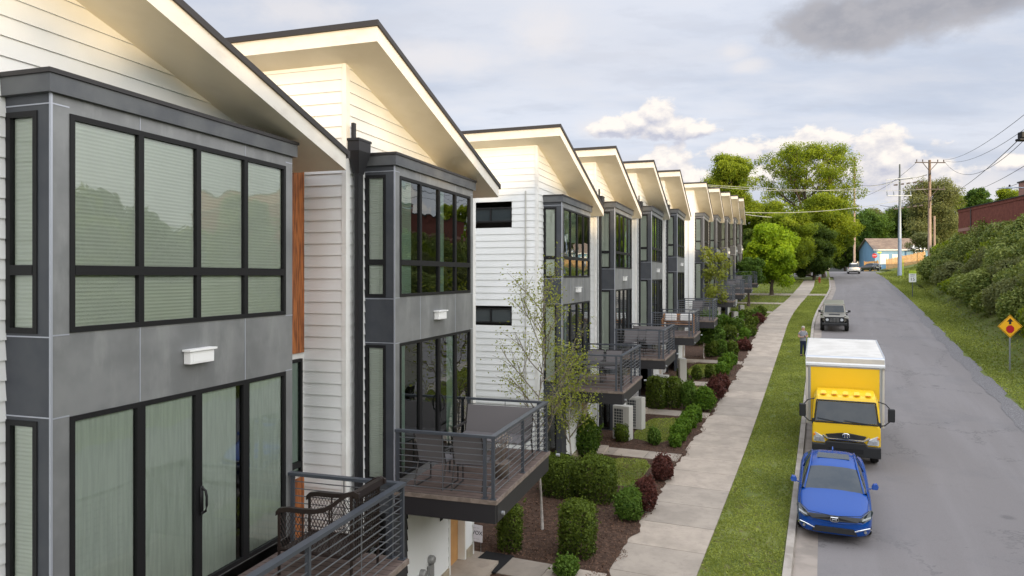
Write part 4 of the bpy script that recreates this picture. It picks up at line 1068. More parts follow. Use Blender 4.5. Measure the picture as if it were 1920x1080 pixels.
# dried plant pot on deck 2
def dry_pot():
    r = empty('plant_pot', (0, 0, 0), 0, 'pot of dry tan flower stems against the outer rail of the second townhouse deck', 'potted plant')
    M().lathe([(.12, 0), (.17, .28), (.18, .30), (.15, .30)], 14).build('pot', 'deck_edge', r, True)
    g = np.random.default_rng(3); m = M()
    for k in range(26):
        a = g.uniform(0, 6.28); q = g.uniform(.03, .22); m.tube([(q * .3 * math.cos(a), q * .3 * math.sin(a), .28), (q * .7 * math.cos(a), q * .7 * math.sin(a), .5), (q * math.cos(a), q * math.sin(a), g.uniform(.6, .85))], .005, 4)
    m.build('stem', 'deck_edge', r)
    P, d, g = lumpy(90, (.22, .22, .3), 0, 5, 2); P[:, 2] += .55
    leafmat('leaf_dry', (.34, .27, .21), (.60, .52, .44), .2)
    fl = link('bloom', leaf_mesh('bloom', P, d, .022, ['leaf_dry']), r); fl['kind'] = 'stuff'
    place(r, 1, 1.55, 1.3)
dry_pot()
# curved mesh bench chair on the first deck
def mesh_chair():
    r = empty('mesh_lounge_chair', (0, 0, 0), 0, 'bronze metal mesh lounge chair with a curled high back on the nearest deck', 'lounge chair')
    w = .70
    prof = [(-.60, .88), (-.55, .93), (-.42, .95), (-.22, .95), (-.02, .96), (.14, 1.0), (.26, 1.07), (.36, 1.15), (.46, 1.22), (.56, 1.25), (.64, 1.22)]
    topz = lambda x: float(np.interp(x, [p[0] for p in prof], [p[1] for p in prof]))
    for y in (0, w):
        m = M()
        for k in range(len(prof) - 1):
            a, b = prof[k], prof[k + 1]
            m.prism([(a[0], y - .025, a[1] - .03), (b[0], y - .025, b[1] - .03), (b[0], y - .025, b[1] + .03), (a[0], y - .025, a[1] + .03)], (0, .05, 0))
        m.build('side_band', 'bronze_metal', r)
        m = M()
        for k in range(40):
            for sg in (1, -1):
                x = -.9 + k * .05; line = []
                for q in range(14):
                    xx = x + sg * q * .03; z = .42 + q * .055
                    if -.58 <= xx <= .56 and z < topz(xx): line.append((xx, y, z))
                if len(line) > 1: m.tube(line, .004, 3, False)
        for x in (-.2, .2): m.tube([(x, y, .42), (x, y, topz(x))], .012, 5)
        m.tube([(-.58, y, .42), (.58, y, .42)], .02, 6); m.build('side_mesh', 'bronze_metal', r)
        for x in (-.56, .52): M().tube([(x, y, 0), (x, y, topz(x))], .022, 6).build('leg', 'bronze_metal', r)
    m = M(); m.box(.54, .62, 0, w, 1.18, 1.27).box(-.55, .55, .02, w - .02, .38, .41)
    for k in range(12): m.tube([(.56, .03 + k * .055, .42), (.58, .03 + k * .055, 1.2)], .007, 4)
    for k in range(12): m.tube([(.57, .02, .48 + k * .06), (.57, w - .02, .48 + k * .06)], .007, 4)
    m.build('backrest', 'bronze_metal', r)
    place(r, 0, 1.08, 2.85, 0, -.19)
mesh_chair()
# bench with cushions on the fifth deck, faces the camera
def teak_bench():
    r = empty('teak_bench', (0, 0, 0), 0, 'wooden slatted bench with two white cushions on the fifth townhouse deck', 'bench')
    m = M()
    for k in range(5): m.box(-.7, .7, -.42 + k * .1, -.35 + k * .1, .40, .425)
    m.build('seat', 'teak', r)
    m = M(); m.box(-.72, .72, .10, .14, .82, .90); m.box(-.72, .72, .10, .14, .47, .53)
    for k in range(17): m.box(-.68 + k * .083, -.64 + k * .083, .105, .13, .53, .82)
    m.build('backrest', 'teak', r)
    for x in (-.72, .72):
        for y in (-.42, .12): M().box(x - .03, x + .03, y - .03, y + .03, 0, .64 if y < 0 else .86).build('leg', 'teak', r)
        M().box(x - .035, x + .035, -.46, .12, .64, .67).build('armrest', 'teak', r)
    place(r, 4, .98, 2.2)
    for x in (.62, 1.34):
        o = M().box(-.28, .28, -.07, .07, 0, .36).build('seat_cushion', 'cushion', None, bevel=.05, seg=3); place(o, 4, x, 2.12, 0, .42); o.rotation_euler[0] = R(-12)
        tag(o, 'white cushion propped on the ' + ('door' if x < 1 else 'rail') + ' side of the wooden bench', 'cushion', 'white cushions on the wooden bench')
teak_bench()
for i, (x, y) in [(5, (.9, 1.0)), (6, (.8, 1.2)), (7, (.9, 1.1)), (8, (.8, 1.2)), (9, (.9, 1.2))]:
    chair('dark sling chair on the deck of the %s townhouse, barely visible among the rails' % ['sixth', 'seventh', 'eighth', 'ninth', 'tenth'][i - 5], i, x, y, R(170))
# utility meters on the wall of the second house, house number plaque, doormat, yard sign
def meter(i, y, z, lab):
    r = empty('utility_meter', (0, 0, 0), 0, lab, 'utility meter', 'grey utility meters below the second deck')
    M().tube([(.02, 0, 0), (.10, 0, 0), (.13, 0, 0)], [.085, .085, .06], 14).build('dial', 'meter_grey', r)
    M().box(.02, .08, -.10, .10, -.36, -.09).build('box', 'meter_grey', r, bevel=.01); M().tube([(.04, 0, -.36), (.04, 0, -.9)], .02, 6).build('pipe', 'meter_grey', r)
    place(r, i, 0.0, y, 0, z)
meter(1, 1.05, -2.02, 'left grey utility meter on the white wall below the second deck'); meter(1, 1.45, -1.90, 'right grey utility meter on the white wall below the second deck')
o = empty('number_plaque', (0, 0, 0), 0, 'small black house number plate on the white wall beside the orange door', 'number plate'); M().box(.024, .034, -.07, .07, -.17, .17).build('plate', 'frame_black', o)
text('8', .2, (.036, 0, 0), (R(90), 0, R(90)), 'sign_white', o); place(o, 1, 0, 2.02, 0, -1.15)
s_, t_ = PATHS[0], -6.75; o = M().box(-.35, .35, -.5, .5, 0, .02).build('doormat', 'mat_black'); o.location = G(s_, t_, .064); o.rotation_euler = (0, 0, -A); tag(o, 'black doormat on the concrete path below the second deck', 'doormat')
def yard_sign():
    s, t = px_ground(893, 1045); r = empty('yard_sign', G(s, t), R(-27), 'small white yard sign with dark lettering on wire legs beside the house corner', 'yard sign')
    M().box(-.16, .16, -.006, .006, .36, .74).build('panel', 'sign_pale', r)
    text('FVOX', .125, (0, -.009, .56), (R(90), 0, 0), 'sign_black', r); text('---- ---', .06, (0, -.009, .68), (R(90), 0, 0), 'meter_grey', r); text('--- -----', .055, (0, -.009, .43), (R(90), 0, 0), 'meter_grey', r)
    for x in (-.12, .12): M().tube([(x, .0, .40), (x, 0, 0)], .004, 5).build('wire_leg', 'post_steel', r)
yard_sign()
# air conditioners
def ac(px, py, hpx, label, thin=False, rz=-A):
    s, t = px_ground(px, py); p = G(s, t); h = hpx * p.y / 1330
    r = empty('air_conditioner', p, rz, label, 'air conditioner', 'white outdoor air conditioner units'); w = .66; d = .34
    M().box(-w / 2, w / 2, -d / 2, d / 2, .06, h).build('casing', 'ac_white', r, bevel=.015)
    M().box(-w / 2 + .06, w / 2 - .25, -d / 2 - .006, -d / 2 - .001, .12, h - .10).build('recess', 'ac_dark', r)
    m = M()
    for k in range(11): z = .14 + (h - .26) * k / 10; m.box(-w / 2 + .05, w / 2 - .24, -d / 2 - .018, -d / 2 - .008, z, z + .012)
    for k in range(6): x = -w / 2 + .06 + k * .1; m.box(x, x + .008, -d / 2 - .022, -d / 2 - .018, .12, h - .1)
    m.build('grille', 'ac_white', r)
    m = M().box(-w / 2 + .1, -w / 2 + .16, -d / 2, d / 2, 0, .059).box(w / 2 - .16, w / 2 - .1, -d / 2, d / 2, 0, .059); m.build('foot', 'ac_dark', r)
ac(1168, 826, 66, 'white air conditioner unit nearer the camera of the pair beyond the second deck', rz=-A - R(12))
ac(1192, 806, 62, 'white air conditioner unit behind its twin beyond the second deck', rz=-A - R(12))
ac(1279, 716, 44, 'white slatted air conditioner unit behind the small round bushes of the fourth plot', rz=-A - R(70))
ac(1240, 745, 42, 'white utility unit whose top shows behind the dark clipped block')
for k, (px, py, hp) in enumerate([(1362, 632, 16), (1378, 606, 22), (1390, 584, 12), (1386, 612, 14)]):
    ac(px, py, hp, 'small white air conditioner in the far gardens, %s' % ['nearest and leftmost of the far ones', 'tallest of the far ones', 'topmost of the far ones', 'beside the tallest far one'][k], rz=-A - R(70))
# ================================================================ vehicles
def on_road(s, t): return W(s, t, road_h(s))
def veh_root(name, s, t, L, label, cat, flip=False, z=0.0):
    h0, h1 = road_h(s), road_h(s + L); pitch = math.atan2(h1 - h0, L)
    r = empty(name, W(s, t, h0 + .006 + z), -A, label, cat, rx=pitch); return r
def wheel(root, x, y, r=.33, w=.21, rim='aluminium'):
    wo = empty('wheel', (x, y, r)); wo.parent = root; sx = 1 if x > 0 else -1
    M().lathe([(r * .62, -w / 2), (r * .93, -w / 2), (r, -w / 3), (r, w / 3), (r * .93, w / 2), (r * .62, w / 2)], 24).build('tyre', 'tyre', wo, False).rotation_euler = (0, R(90), 0)
    m = M(); m.lathe([(r * .60, -w / 2 + .02), (r * .60, w / 2 - .02)], 20)
    for k in range(5):
        a = k * 1.2566; c, s_ = math.cos(a), math.sin(a); m.prism([(c * .05 - s_ * .03, s_ * .05 + c * .03, w / 2 - .02), (c * r * .6 - s_ * .03, s_ * r * .6 + c * .03, w / 2 - .01), (c * r * .6 + s_ * .03, s_ * r * .6 - c * .03, w / 2 - .01), (c * .05 + s_ * .03, s_ * .05 - c * .03, w / 2 - .02)], (0, 0, .02))
    o = m.build('rim', rim, wo); o.rotation_euler = (0, R(90 * sx), 0)
def loft(sections, closed=False):
    """sections: list of (y, [(x, z), ...]) half profiles from centre bottom round to centre top; mirrored"""
    m = M(); n = len(sections[0][1]); vs = []
    for y, pr in sections:
        vs += [(x, y, z) for x, z in pr] + [(-x, y, z) for x, z in pr[::-1]]
    k = 2 * n; fs = []
    for i in range(len(sections) - 1):
        for j in range(k): fs.append((i * k + j, i * k + (j + 1) % k, (i + 1) * k + (j + 1) % k, (i + 1) * k + j))
    fs.append(tuple(range(k))[::-1]); fs.append(tuple(range((len(sections) - 1) * k, len(sections) * k)))
    return m.add(vs, fs)
def interp_secs(keys, ys):
    ky = [k[0] for k in keys]; out = []
    A_ = np.array([k[1:] for k in keys], float)
    for y in ys: out.append([float(np.interp(y, ky, A_[:, j])) for j in range(A_.shape[1])])
    return out
def car_body(keys, ys):
    """keys rows: y, half width at belt, half width at sill, z sill, z belt, z crown (centre height), crown half width"""
    secs = []
    for y, (wb, ws, zs, zb, zc, wc) in zip(ys, interp_secs(keys, ys)):
        secs.append((y, [(0, zs), (ws * .7, zs), (ws, zs + .05), (wb * 1.0, zs + (zb - zs) * .45), (wb, zs + (zb - zs) * .75), (wb * .985, zb), (wc, zb + (zc - zb) * .55), (wc * .6, zc - (zc - zb) * .08), (0, zc)]))
    return loft(secs)
def sub(o, lv=1):
    m = o.modifiers.new('sub', 'SUBSURF'); m.levels = lv; m.render_levels = lv; return o
def smooth(o):
    o.data.polygons.foreach_set('use_smooth', [True] * len(o.data.polygons)); return o
def sedan(root, paint='car_blue', L=4.63, W2=.90, H=1.41, z=0, front=True):
    k = [(0.00, .62, .60, .26, .50, .60, .55), (.06, .74, .72, .19, .56, .66, .64), (.22, .84, .82, .17, .62, .735, .74), (.55, .885, .86, .17, .70, .83, .78), (1.0, .90, .88, .17, .82, .93, .78), (1.3, .90, .88, .17, .86, .96, .76), (1.6, .90, .88, .18, .90, 1.0, .74),
         (2.6, .90, .88, .18, .94, .97, .72), (3.6, .895, .87, .19, .98, 1.04, .74), (4.2, .87, .84, .22, .98, 1.08, .72), (4.5, .82, .78, .26, .92, 1.06, .68), (L, .72, .70, .34, .80, .98, .58)]
    ys = [0, .03, .08, .16, .26, .4, .58, .8, 1.05, 1.3, 1.5, 1.8, 2.4, 3.0, 3.6, 4.0, 4.3, 4.5, L]
    b = sub(smooth(car_body(k, ys).build('body', paint, root)), 1)
    # cabin: glass shell and painted roof
    def cab(y0, y1, wk):
        rows = []
        for f in [0, .12, .24, .36, .5, .64, .78, .9, 1]:
            y = y0 + (y1 - y0) * f; rows.append((y, f))
        return rows
    prof = [(1.16, .93, .72, .93), (1.54, 1.13, .66, .95), (1.90, 1.32, .60, .96), (2.12, 1.40, .575, .97), (2.7, 1.415, .555, .97), (3.2, 1.39, .55, .98), (3.55, 1.31, .56, .99), (3.95, 1.17, .60, 1.0), (4.28, 1.05, .64, 1.0)]
    m = M(); vs = []; 
    for y, zt, wt, zb in prof:
        wb = .80 if y < 3.9 else .72
        ring = [(wb, zb - .06), (wb * .99, zb), (wt + (wb - wt) * .30, zb + (zt - zb) * .70), (wt, zt - .035), (wt * .6, zt), (0, zt + .008)]
        vs += [(x, y, z_) for x, z_ in ring] + [(-x, y, z_) for x, z_ in ring[:-1][::-1]]
    n = 11; fs = [(i * n + j, i * n + j + 1, (i + 1) * n + j + 1, (i + 1) * n + j) for i in range(len(prof) - 1) for j in range(n - 1)]
    for f in fs:
        i = f[0] // n; j = f[0] % n
        m.cur = 0
        if 2 <= i <= 5 and 3 <= j <= 6: m.cur = 1
        if j in (0, 9): m.cur = 1
        if j in (2, 7) and True: m.cur = 0
        m.f.append(f); m.mi.append(m.cur)
    m.v = vs
    g = smooth(m.build('cabin', ['glass_car_dark' if 'glass_car_dark' in MAT else 'glass_dark', paint], root))
    for sx in (-1, 1):
        mm = M(); mm.tube([Vector((sx * (r_[2] + .006), r_[0], r_[1] - .030)) for r_ in prof], .024, 8)
        yb = 2.95; mm.prism([(sx * .80, yb, .96), (sx * .80, yb + .09, .96), (sx * .575, yb + .05, 1.37), (sx * .575, yb - .02, 1.37)], (sx * .012, 0, .0)); smooth(mm.build('pillar', paint, root))
    M().prism([(-.42, 2.34, 1.417), (.42, 2.34, 1.417), (.40, 2.78, 1.437), (-.40, 2.78, 1.437)], (0, 0, .004)).build('sunroof', 'glass_dark', root, bevel=.002)
    m = M(); m.prism([(-.02, 3.50, 1.35), (.02, 3.50, 1.35), (.012, 3.62, 1.40), (-.012, 3.62, 1.40)], (0, .04, 0)); m.build('antenna', paint, root)
    for sx in (-1, 1):
        mo = M().prism([(sx * .86, 1.50, .93), (sx * .90, 1.50, .93), (sx * .96, 1.50, .97), (sx * .86, 1.50, .96)], (0, .05, 0)); 
        v = [(sx * .94, 1.44, .95), (sx * 1.06, 1.42, .96), (sx * 1.09, 1.44, 1.03), (sx * 1.05, 1.45, 1.10), (sx * .96, 1.46, 1.08), (sx * .92, 1.45, 1.0)]
        mo.prism(v, (0, .13, 0)); mo.build('side_mirror', paint, root, bevel=.02)
    for x in (-.77, .77):
        for y in (.93, 3.66): wheel(root, x, y, .325, .215)
    if front:
        m = M(); m.prism([(-.52, -.035, .575), (0, -.055, .555), (.52, -.035, .575), (.62, .02, .655), (0, -.035, .665), (-.62, .02, .655)], (0, .09, 0)).build('upper_grille', 'black_plastic', root, bevel=.006)
        M().prism([(-.52, -.035, .27), (.52, -.035, .27), (.44, -.035, .40), (-.44, -.035, .40)], (0, .06, 0)).build('lower_grille', 'black_plastic', root, bevel=.006)
        m = M(); m.tube([(-.10, -.068, .61), (-.085, -.068, .57), (-.045, -.068, .555), (.045, -.068, .555), (.085, -.068, .57), (.10, -.068, .61), (.085, -.068, .655), (-.085, -.068, .655), (-.10, -.068, .61)], .010, 5)
        m.tube([(-.055, -.072, .64), (-.045, -.072, .575)], .010, 5).tube([(.055, -.072, .64), (.045, -.072, .575)], .010, 5).tube([(-.045, -.072, .605), (.045, -.072, .605)], .010, 5); m.build('badge', 'chrome', root)
        for sx in (-1, 1):
            hl = M().prism([(sx * .52, -.02, .585), (sx * .68, .005, .585), (sx * .83, .18, .62), (sx * .90, .46, .70), (sx * .84, .40, .755), (sx * .66, .06, .70)], (0, .05, .012)).build('headlight', 'glass_dark', root, bevel=.006)
            M().prism([(sx * .62, -.01, .61), (sx * .82, .17, .645), (sx * .83, .20, .69), (sx * .64, .02, .655)], (sx * .004, -.02, .012)).build('lens', 'headlamp', hl)
            M().tube([(sx * .46, -.05, .36), (sx * .64, -.03, .42), (sx * .80, .07, .44), (sx * .84, .12, .39)], .018, 6).build('chrome_strip', 'chrome', root)
            M().disc((sx * .70, .03, .36), (sx * .3, -1, 0), .032, .05, 14).build('fog_light', 'meter_grey', root)
            M().tube([(sx * .10, .02, .67), (sx * .60, .09, .70), (sx * .80, .40, .755), (sx * .83, .9, .83), (sx * .80, 1.2, .90)], .007, 4).build('bonnet_seam', 'black_plastic', root)
            for k in range(1): M().tube([(sx * .62, -.005, .575), (sx * .30, -.035, .53), (0, -.045, .52)], .009, 5).build('bumper_crease', paint, root)
        w_ = M().tube([(-.5, 1.42, .985), (.1, 1.50, 1.035)], .008, 5).tube([(.1, 1.40, .99), (.62, 1.55, 1.03)], .008, 5); w_.build('wiper', 'black_plastic', root)
    return root
sd_ = veh_root('blue_car', 18.6, .24, 4.6, 'shiny blue sedan with a sunroof parked at the kerb in front of the yellow truck', 'car'); sedan(sd_); sd_.scale = (.95, 1, 1)
# --- truck
def truck(r):
    Wc = 1.0
    # cab
    secs = [(0.02, [(0, .62), (.90, .62), (.96, .75), (.985, 1.10), (.97, 1.34), (.90, 1.40), (0, 1.42)]),
            (.10, [(0, .56), (.94, .56), (.995, .75), (1.0, 1.10), (.985, 1.42), (.93, 1.50), (0, 1.52)]),
            (.30, [(0, .56), (.95, .56), (1.0, .75), (1.0, 1.2), (.97, 1.85), (.90, 2.02), (0, 2.04)]),
            (.46, [(0, .56), (.95, .56), (1.0, .75), (1.0, 1.25), (.95, 2.02), (.86, 2.20), (0, 2.22)]),
            (.9, [(0, .56), (.95, .56), (1.0, .75), (1.0, 1.25), (.95, 2.08), (.86, 2.26), (0, 2.28)]),
            (1.52, [(0, .56), (.95, .56), (1.0, .75), (1.0, 1.25), (.95, 2.06), (.86, 2.24), (0, 2.26)])]
    loft(secs).build('cab', 'truck_yellow', r, bevel=.03, seg=3)
    # windscreen lies on the sloping face between y .12 and .40
    P = lambda x, z: (x, .015 + (z - 1.42) * .385, z)
    m = M(); m.prism([P(-.90, 1.47), P(.90, 1.47), P(.83, 2.07), P(-.83, 2.07)], (0, .012, 0)); ws = m.build('windscreen', 'glass_car_dark', r, bevel=.01)
    m = M()
    for a, b in (((-.93, 1.44), (.93, 1.44)), ((.93, 1.44), (.855, 2.10)), ((.855, 2.10), (-.855, 2.10)), ((-.855, 2.10), (-.93, 1.44))): m.tube([P(*a), P(*b)], .022, 5)
    m.build('window_seal', 'black_plastic', ws)
    m = M(); m.tube([(-.84, .03, 1.56), (-.1, .0, 1.46)], .014, 5).tube([(-.05, .02, 1.53), (.66, .0, 1.46)], .014, 5); m.build('wiper', 'black_plastic', r)
    # visor with marker lamps
    m = M(); m.prism([(-.86, .30, 2.10), (.86, .30, 2.10), (.84, .36, 2.20), (-.84, .36, 2.20)], (0, .12, .06)); v = m.build('roof_visor', 'truck_yellow', r, bevel=.02)
    for x in (-.66, -.33, 0, .33, .66):
        M().prism([(x - .10, .40, 2.27), (x + .10, .40, 2.27), (x + .07, .62, 2.33), (x - .07, .62, 2.33)], (0, 0, .03)).build('lamp_hump', 'truck_yellow', v, bevel=.012); M().box(x - .05, x + .05, .375, .40, 2.265, 2.295).build('marker_lamp', 'amber', v)
    # nose
    m = M(); m.prism([(-.60, -.02, 1.06), (-.15, -.03, 1.13), (.15, -.03, 1.13), (.60, -.02, 1.06), (.50, -.03, .93), (-.50, -.03, .93)], (0, .06, 0)); gr = m.build('grille', 'black_plastic', r, bevel=.01)
    M().tube([(-.68, -.02, 1.02), (-.50, -.05, .92), (.50, -.05, .92), (.68, -.02, 1.02)], .032, 6).build('grille_bar', 'chrome', gr)
    m = M(); ring = [(.105 * math.cos(a), -.07, 1.06 + .075 * math.sin(a)) for a in [k * math.pi / 10 for k in range(21)]]
    m.tube(ring, .014, 5); m.box(-.085, .085, -.075, -.055, 1.045, 1.075).tube([(-.035, -.07, 1.0), (-.035, -.07, 1.12)], .013, 5).tube([(.035, -.07, 1.0), (.035, -.07, 1.12)], .013, 5); m.build('badge', 'chrome', gr)
    for sx in (-1, 1):
        h = M().prism([(sx * .60, -.035, .80), (sx * .94, -.01, .80), (sx * .985, .06, 1.04), (sx * .90, .0, 1.10), (sx * .66, -.03, .98)], (0, .08, 0)).build('headlight', 'headlamp', r, bevel=.015)
        for q in (.70, .84): M().disc((sx * q, -.04, .90), (0, -1, 0), .062, .02, 16).build('lens', 'aluminium', h)
        M().box(sx * .93 - .035, sx * .93 + .035, -.03, 0, 1.0, 1.06).build('turn_signal', 'amber', r)
    m = M(); m.prism([(-1.0, -.08, .40), (1.0, -.08, .40), (1.0, -.08, .76), (.62, -.08, .76), (.56, -.08, .86), (-.56, -.08, .86), (-.62, -.08, .76), (-1.0, -.08, .76)], (0, .16, 0)); bp = m.build('bumper', 'black_plastic', r, bevel=.03, seg=3)
    M().box(-.5, .5, -.10, -.08, .52, .66).build('bumper_slot', 'mat_black', bp)
    m = M().tube([(-.62, -.03, .775), (.62, -.03, .775)], .012, 5); m.build('bumper_edge', 'meter_grey', bp)
    # doors: windows and seams
    for sx in (-1, 1):
        M().prism([(sx * 1.002, .42, 1.32), (sx * 1.002, 1.30, 1.32), (sx * .965, 1.30, 1.98), (sx * .968, .62, 1.98)], (sx * .006, 0, 0)).build('side_window', 'glass_car_dark', r)
        mo = M(); mo.tube([(sx * .92, .12, 2.18), (sx * 1.12, .02, 2.14), (sx * 1.26, -.02, 1.98)], .018, 6).tube([(sx * .98, .10, 1.42), (sx * 1.10, .02, 1.46), (sx * 1.27, -.02, 1.64)], .018, 6); arm = mo.build('mirror_arm', 'black_plastic', r)
        M().box(sx * 1.28 - .10, sx * 1.28 + .10, -.08, .0, 1.60, 2.02).build('mirror', 'black_plastic', arm, bevel=.03)
        M().box(sx * .96 - .05, sx * .96 + .05, .06, .14, 1.36, 1.52).build('mirror_bracket', 'black_plastic', r, bevel=.01)
    # box
    b0, b1 = 1.66, 1.66 + 4.5; hw = 1.22; zt = 3.28; zb = .95
    box = M(); box.cur = 0; box.box(-hw + .012, hw - .012, b0 + .02, b1, zb, zt - .03); cg = box.build('cargo_box', 'truck_white', r)
    M().prism([(-hw + .16, b0 + .012, zb + .1), (hw - .16, b0 + .012, zb + .1), (hw - .16, b0 + .012, zt - .32), (-hw + .16, b0 + .012, zt - .32)], (0, -.01, 0)).build('front_panel', 'truck_yellow', cg)
    for sx in (-1, 1):
        m = M(); pr = []
        for k in range(7): a = k * math.pi / 12; pr.append((sx * (hw - .16 + .16 * math.sin(a)), b0 - .005 + .16 * (1 - math.cos(a)), zb))
        pr += [(sx * (hw - .02), b0 + .17, zb), (sx * (hw - .16), b0 + .02, zb)]
        m.prism(pr, (0, 0, zt - .30 - zb)); m.build('corner_post', 'aluminium', cg)
    # curved aluminium radius cap along the top front edge
    pr = []
    for k in range(8): a = k * math.pi / 14; pr.append((-hw + .0, b0 - .004 + .30 * (1 - math.cos(a)), zt - .30 + .30 * math.sin(a)))
    pr += [(-hw, b0 + .296, zt - .30)]
    M().prism(pr, (2 * hw, 0, 0)).build('nose_cap', 'aluminium', cg)
    M().box(-hw - .004, hw + .004, b0 - .012, b0 + .02, zt - .345, zt - .31).build('cap_trim', 'meter_grey', cg)
    m = M(); m.box(-hw + .006, hw - .006, b0 + .296, b1, zt - .029, zt - .006)
    for k in range(1, 12): y = b0 + .3 + k * (b1 - b0 - .3) / 12; m.box(-hw + .006, hw - .006, y - .012, y + .012, zt - .006, zt - .001)
    m.build('roof_sheet', 'truck_white', cg)
    m = M()
    for sx in (-1, 1): m.box(sx * hw - .02, sx * hw + .02, b0 + .3, b1 + .02, zt - .07, zt + .006); m.box(sx * hw - .02, sx * hw + .02, b0 + .17, b1 + .02, zb - .02, zb + .10)
    m.box(-hw, hw, b1 - .02, b1 + .022, zt - .05, zt + .005); m.build('edge_rail', 'aluminium', cg)
    m = M()
    for sx in (-1, 1): m.box(sx * .40 - .04, sx * .40 + .04, 1.4, b1, .62, .93)
    m.build('chassis', 'black_plastic', r)
    for y in (.95, 4.9):
        for x in (-.86, .86): wheel(r, x, y, .38, .24 if y < 2 else .40, 'meter_grey')
tr = veh_root('box_truck', 25.1, .66, 6.4, 'yellow box truck with white roof and grey corner posts parked behind the blue car', 'truck'); truck(tr)
def jeep(r):
    M().prism([(-.78, .42, .62), (.78, .42, .62), (.76, .42, 1.12), (-.76, .42, 1.12)], (0, 3.6, 0)).build('body', 'jeep_tan', r, bevel=.04)
    M().prism([(-.60, .15, .98), (.60, .15, .98), (.70, 1.42, 1.16), (-.70, 1.42, 1.16)], (0, 0, .06)).build('bonnet', 'jeep_tan', r, bevel=.02)
    M().box(-.36, .36, .55, 1.15, 1.13, 1.16).build('bonnet_scoop', 'black_plastic', r, bevel=.02)
    g = M().box(-.62, .62, .06, .16, .62, 1.06).build('grille', 'black_plastic', r, bevel=.03)
    m = M()
    for k in range(7): x = -.27 + k * .09; m.box(x - .012, x + .012, .045, .06, .68, .98)
    m.build('grille_bars', 'meter_grey', g)
    for sx in (-1, 1):
        M().disc((sx * .47, .05, .86), (0, -1, 0), .10, .05, 18).build('headlight', 'headlamp', r)
        M().prism([(sx * .64, .10, .95), (sx * .93, .16, .93), (sx * .93, 1.25, .93), (sx * .68, 1.3, 1.0)], (0, 0, .07)).build('fender', 'jeep_tan', r, bevel=.02)
        M().prism([(sx * .76, 3.0, .95), (sx * .93, 3.0, .93), (sx * .93, 4.0, .93), (sx * .76, 4.0, 1.0)], (0, 0, .07)).build('fender', 'jeep_tan', r, bevel=.02)
        M().box(sx * .98 - .09, sx * .98 + .09, 1.42, 1.50, 1.22, 1.38).build('side_mirror', 'black_plastic', r, bevel=.02)
        M().box(sx * .86 - .08, sx * .86 + .08, 1.46, 1.50, 1.18, 1.23).build('mirror_bracket', 'black_plastic', r)
        for y in (.72, 3.5): wheel(r, sx * .79, y, .42, .28)
        M().prism([(sx * .76, 1.62, 1.18), (sx * .76, 2.6, 1.18), (sx * .68, 2.6, 1.72), (sx * .69, 1.78, 1.72)], (sx * .006, 0, 0)).build('side_window', 'glass_car_dark', r)
    M().prism([(-.74, 1.40, 1.13), (.74, 1.40, 1.13), (.67, 1.64, 1.78), (-.67, 1.64, 1.78)], (0, .05, 0)).build('windscreen_frame', 'jeep_tan', r, bevel=.02)
    M().prism([(-.66, 1.41, 1.20), (.66, 1.41, 1.20), (.60, 1.60, 1.70), (-.60, 1.60, 1.70)], (0, -.012, 0)).build('windscreen', 'glass_car_dark', r)
    M().prism([(-.68, 1.62, 1.74), (.68, 1.62, 1.74), (.68, 4.0, 1.76), (-.68, 4.0, 1.76)], (0, 0, .07)).build('roof', 'jeep_tan', r, bevel=.03)
    M().prism([(-.755, 1.46, 1.11), (.755, 1.46, 1.11), (.68, 1.7, 1.74), (-.68, 1.7, 1.74)], (0, 2.3, 0)).build('cabin', 'jeep_tan', r)
    b = M().box(-.80, .80, -.12, .05, .48, .64).build('bumper', 'black_plastic', r, bevel=.03); M().box(-.35, .35, -.16, -.12, .52, .60).build('winch', 'black_plastic', b)
    M().box(-.5, .5, 1.12, 1.115, 1.2, 1.21).build('bonnet_seam', 'black_plastic', r)
jr = veh_root('off_road_car', 55.1, .72, 4.1, 'beige and black off-road car parked at the kerb up the slope beyond the truck', 'off-road car'); jeep(jr)
def small_car(r, paint, rear=True, suv=True):
    L = 4.5; k = [(0, .72, .70, .36, .85, .98, .66), (.12, .84, .80, .26, .90, 1.02, .74), (.8, .90, .87, .2, .95, 1.02, .78), (3.1, .90, .87, .2, .90, .98, .78), (4.1, .86, .83, .2, .78, .88, .74), (4.5, .66, .64, .3, .6, .66, .5)]
    smooth(car_body(k, [0, .06, .12, .4, .8, 1.6, 2.4, 3.1, 3.6, 4.1, 4.35, 4.5]).build('body', paint, r))
    H = 1.62 if suv else 1.42
    m = M(); pr = [(.12, .98, .70), (.42, H - .12, .60), (.8, H, .57), (1.6, H + .02, .57), (2.3, H - .04, .57), (3.1, .98, .68)]; vs = []
    for y, zt, wt in pr: vs += [(.80, y, .94), (.76, y, .98), (wt, y, zt - .03), (wt * .7, y, zt), (-wt * .7, y, zt), (-wt, y, zt - .03), (-.76, y, .98), (-.80, y, .94)]
    for i in range(5):
        for j in range(7): m.f.append((i * 8 + j, i * 8 + j + 1, (i + 1) * 8 + j + 1, (i + 1) * 8 + j)); m.mi.append(1 if j in (3,) and 1 <= i <= 3 else 0)
    m.v = vs; m.build('cabin', ['glass_car_dark', paint], r)
    for x in (-.76, .76):
        for y in (.85, 3.55): wheel(r, x, y, .33, .22)
        M().prism([(x * .92, .0, .82), (x * 1.10, .10, .82), (x * 1.08, .12, .98), (x * .92, .03, .96)], (0, .06, 0)).build('tail_light', 'tail_red' if rear else 'headlamp', r)
    M().box(-.24, .24, -.02, .0, .62, .74).build('number_plate', 'sign_white', r); M().box(-.72, .72, -.01, .1, .30, .46).build('bumper', 'black_plastic', r, bevel=.02)
wr_ = veh_root('white_car', 120.5, 4.3, 4.5, 'white hatchback seen from behind at the top of the road below the left wooden pole', 'car', z=.03); small_car(wr_, 'car_white')
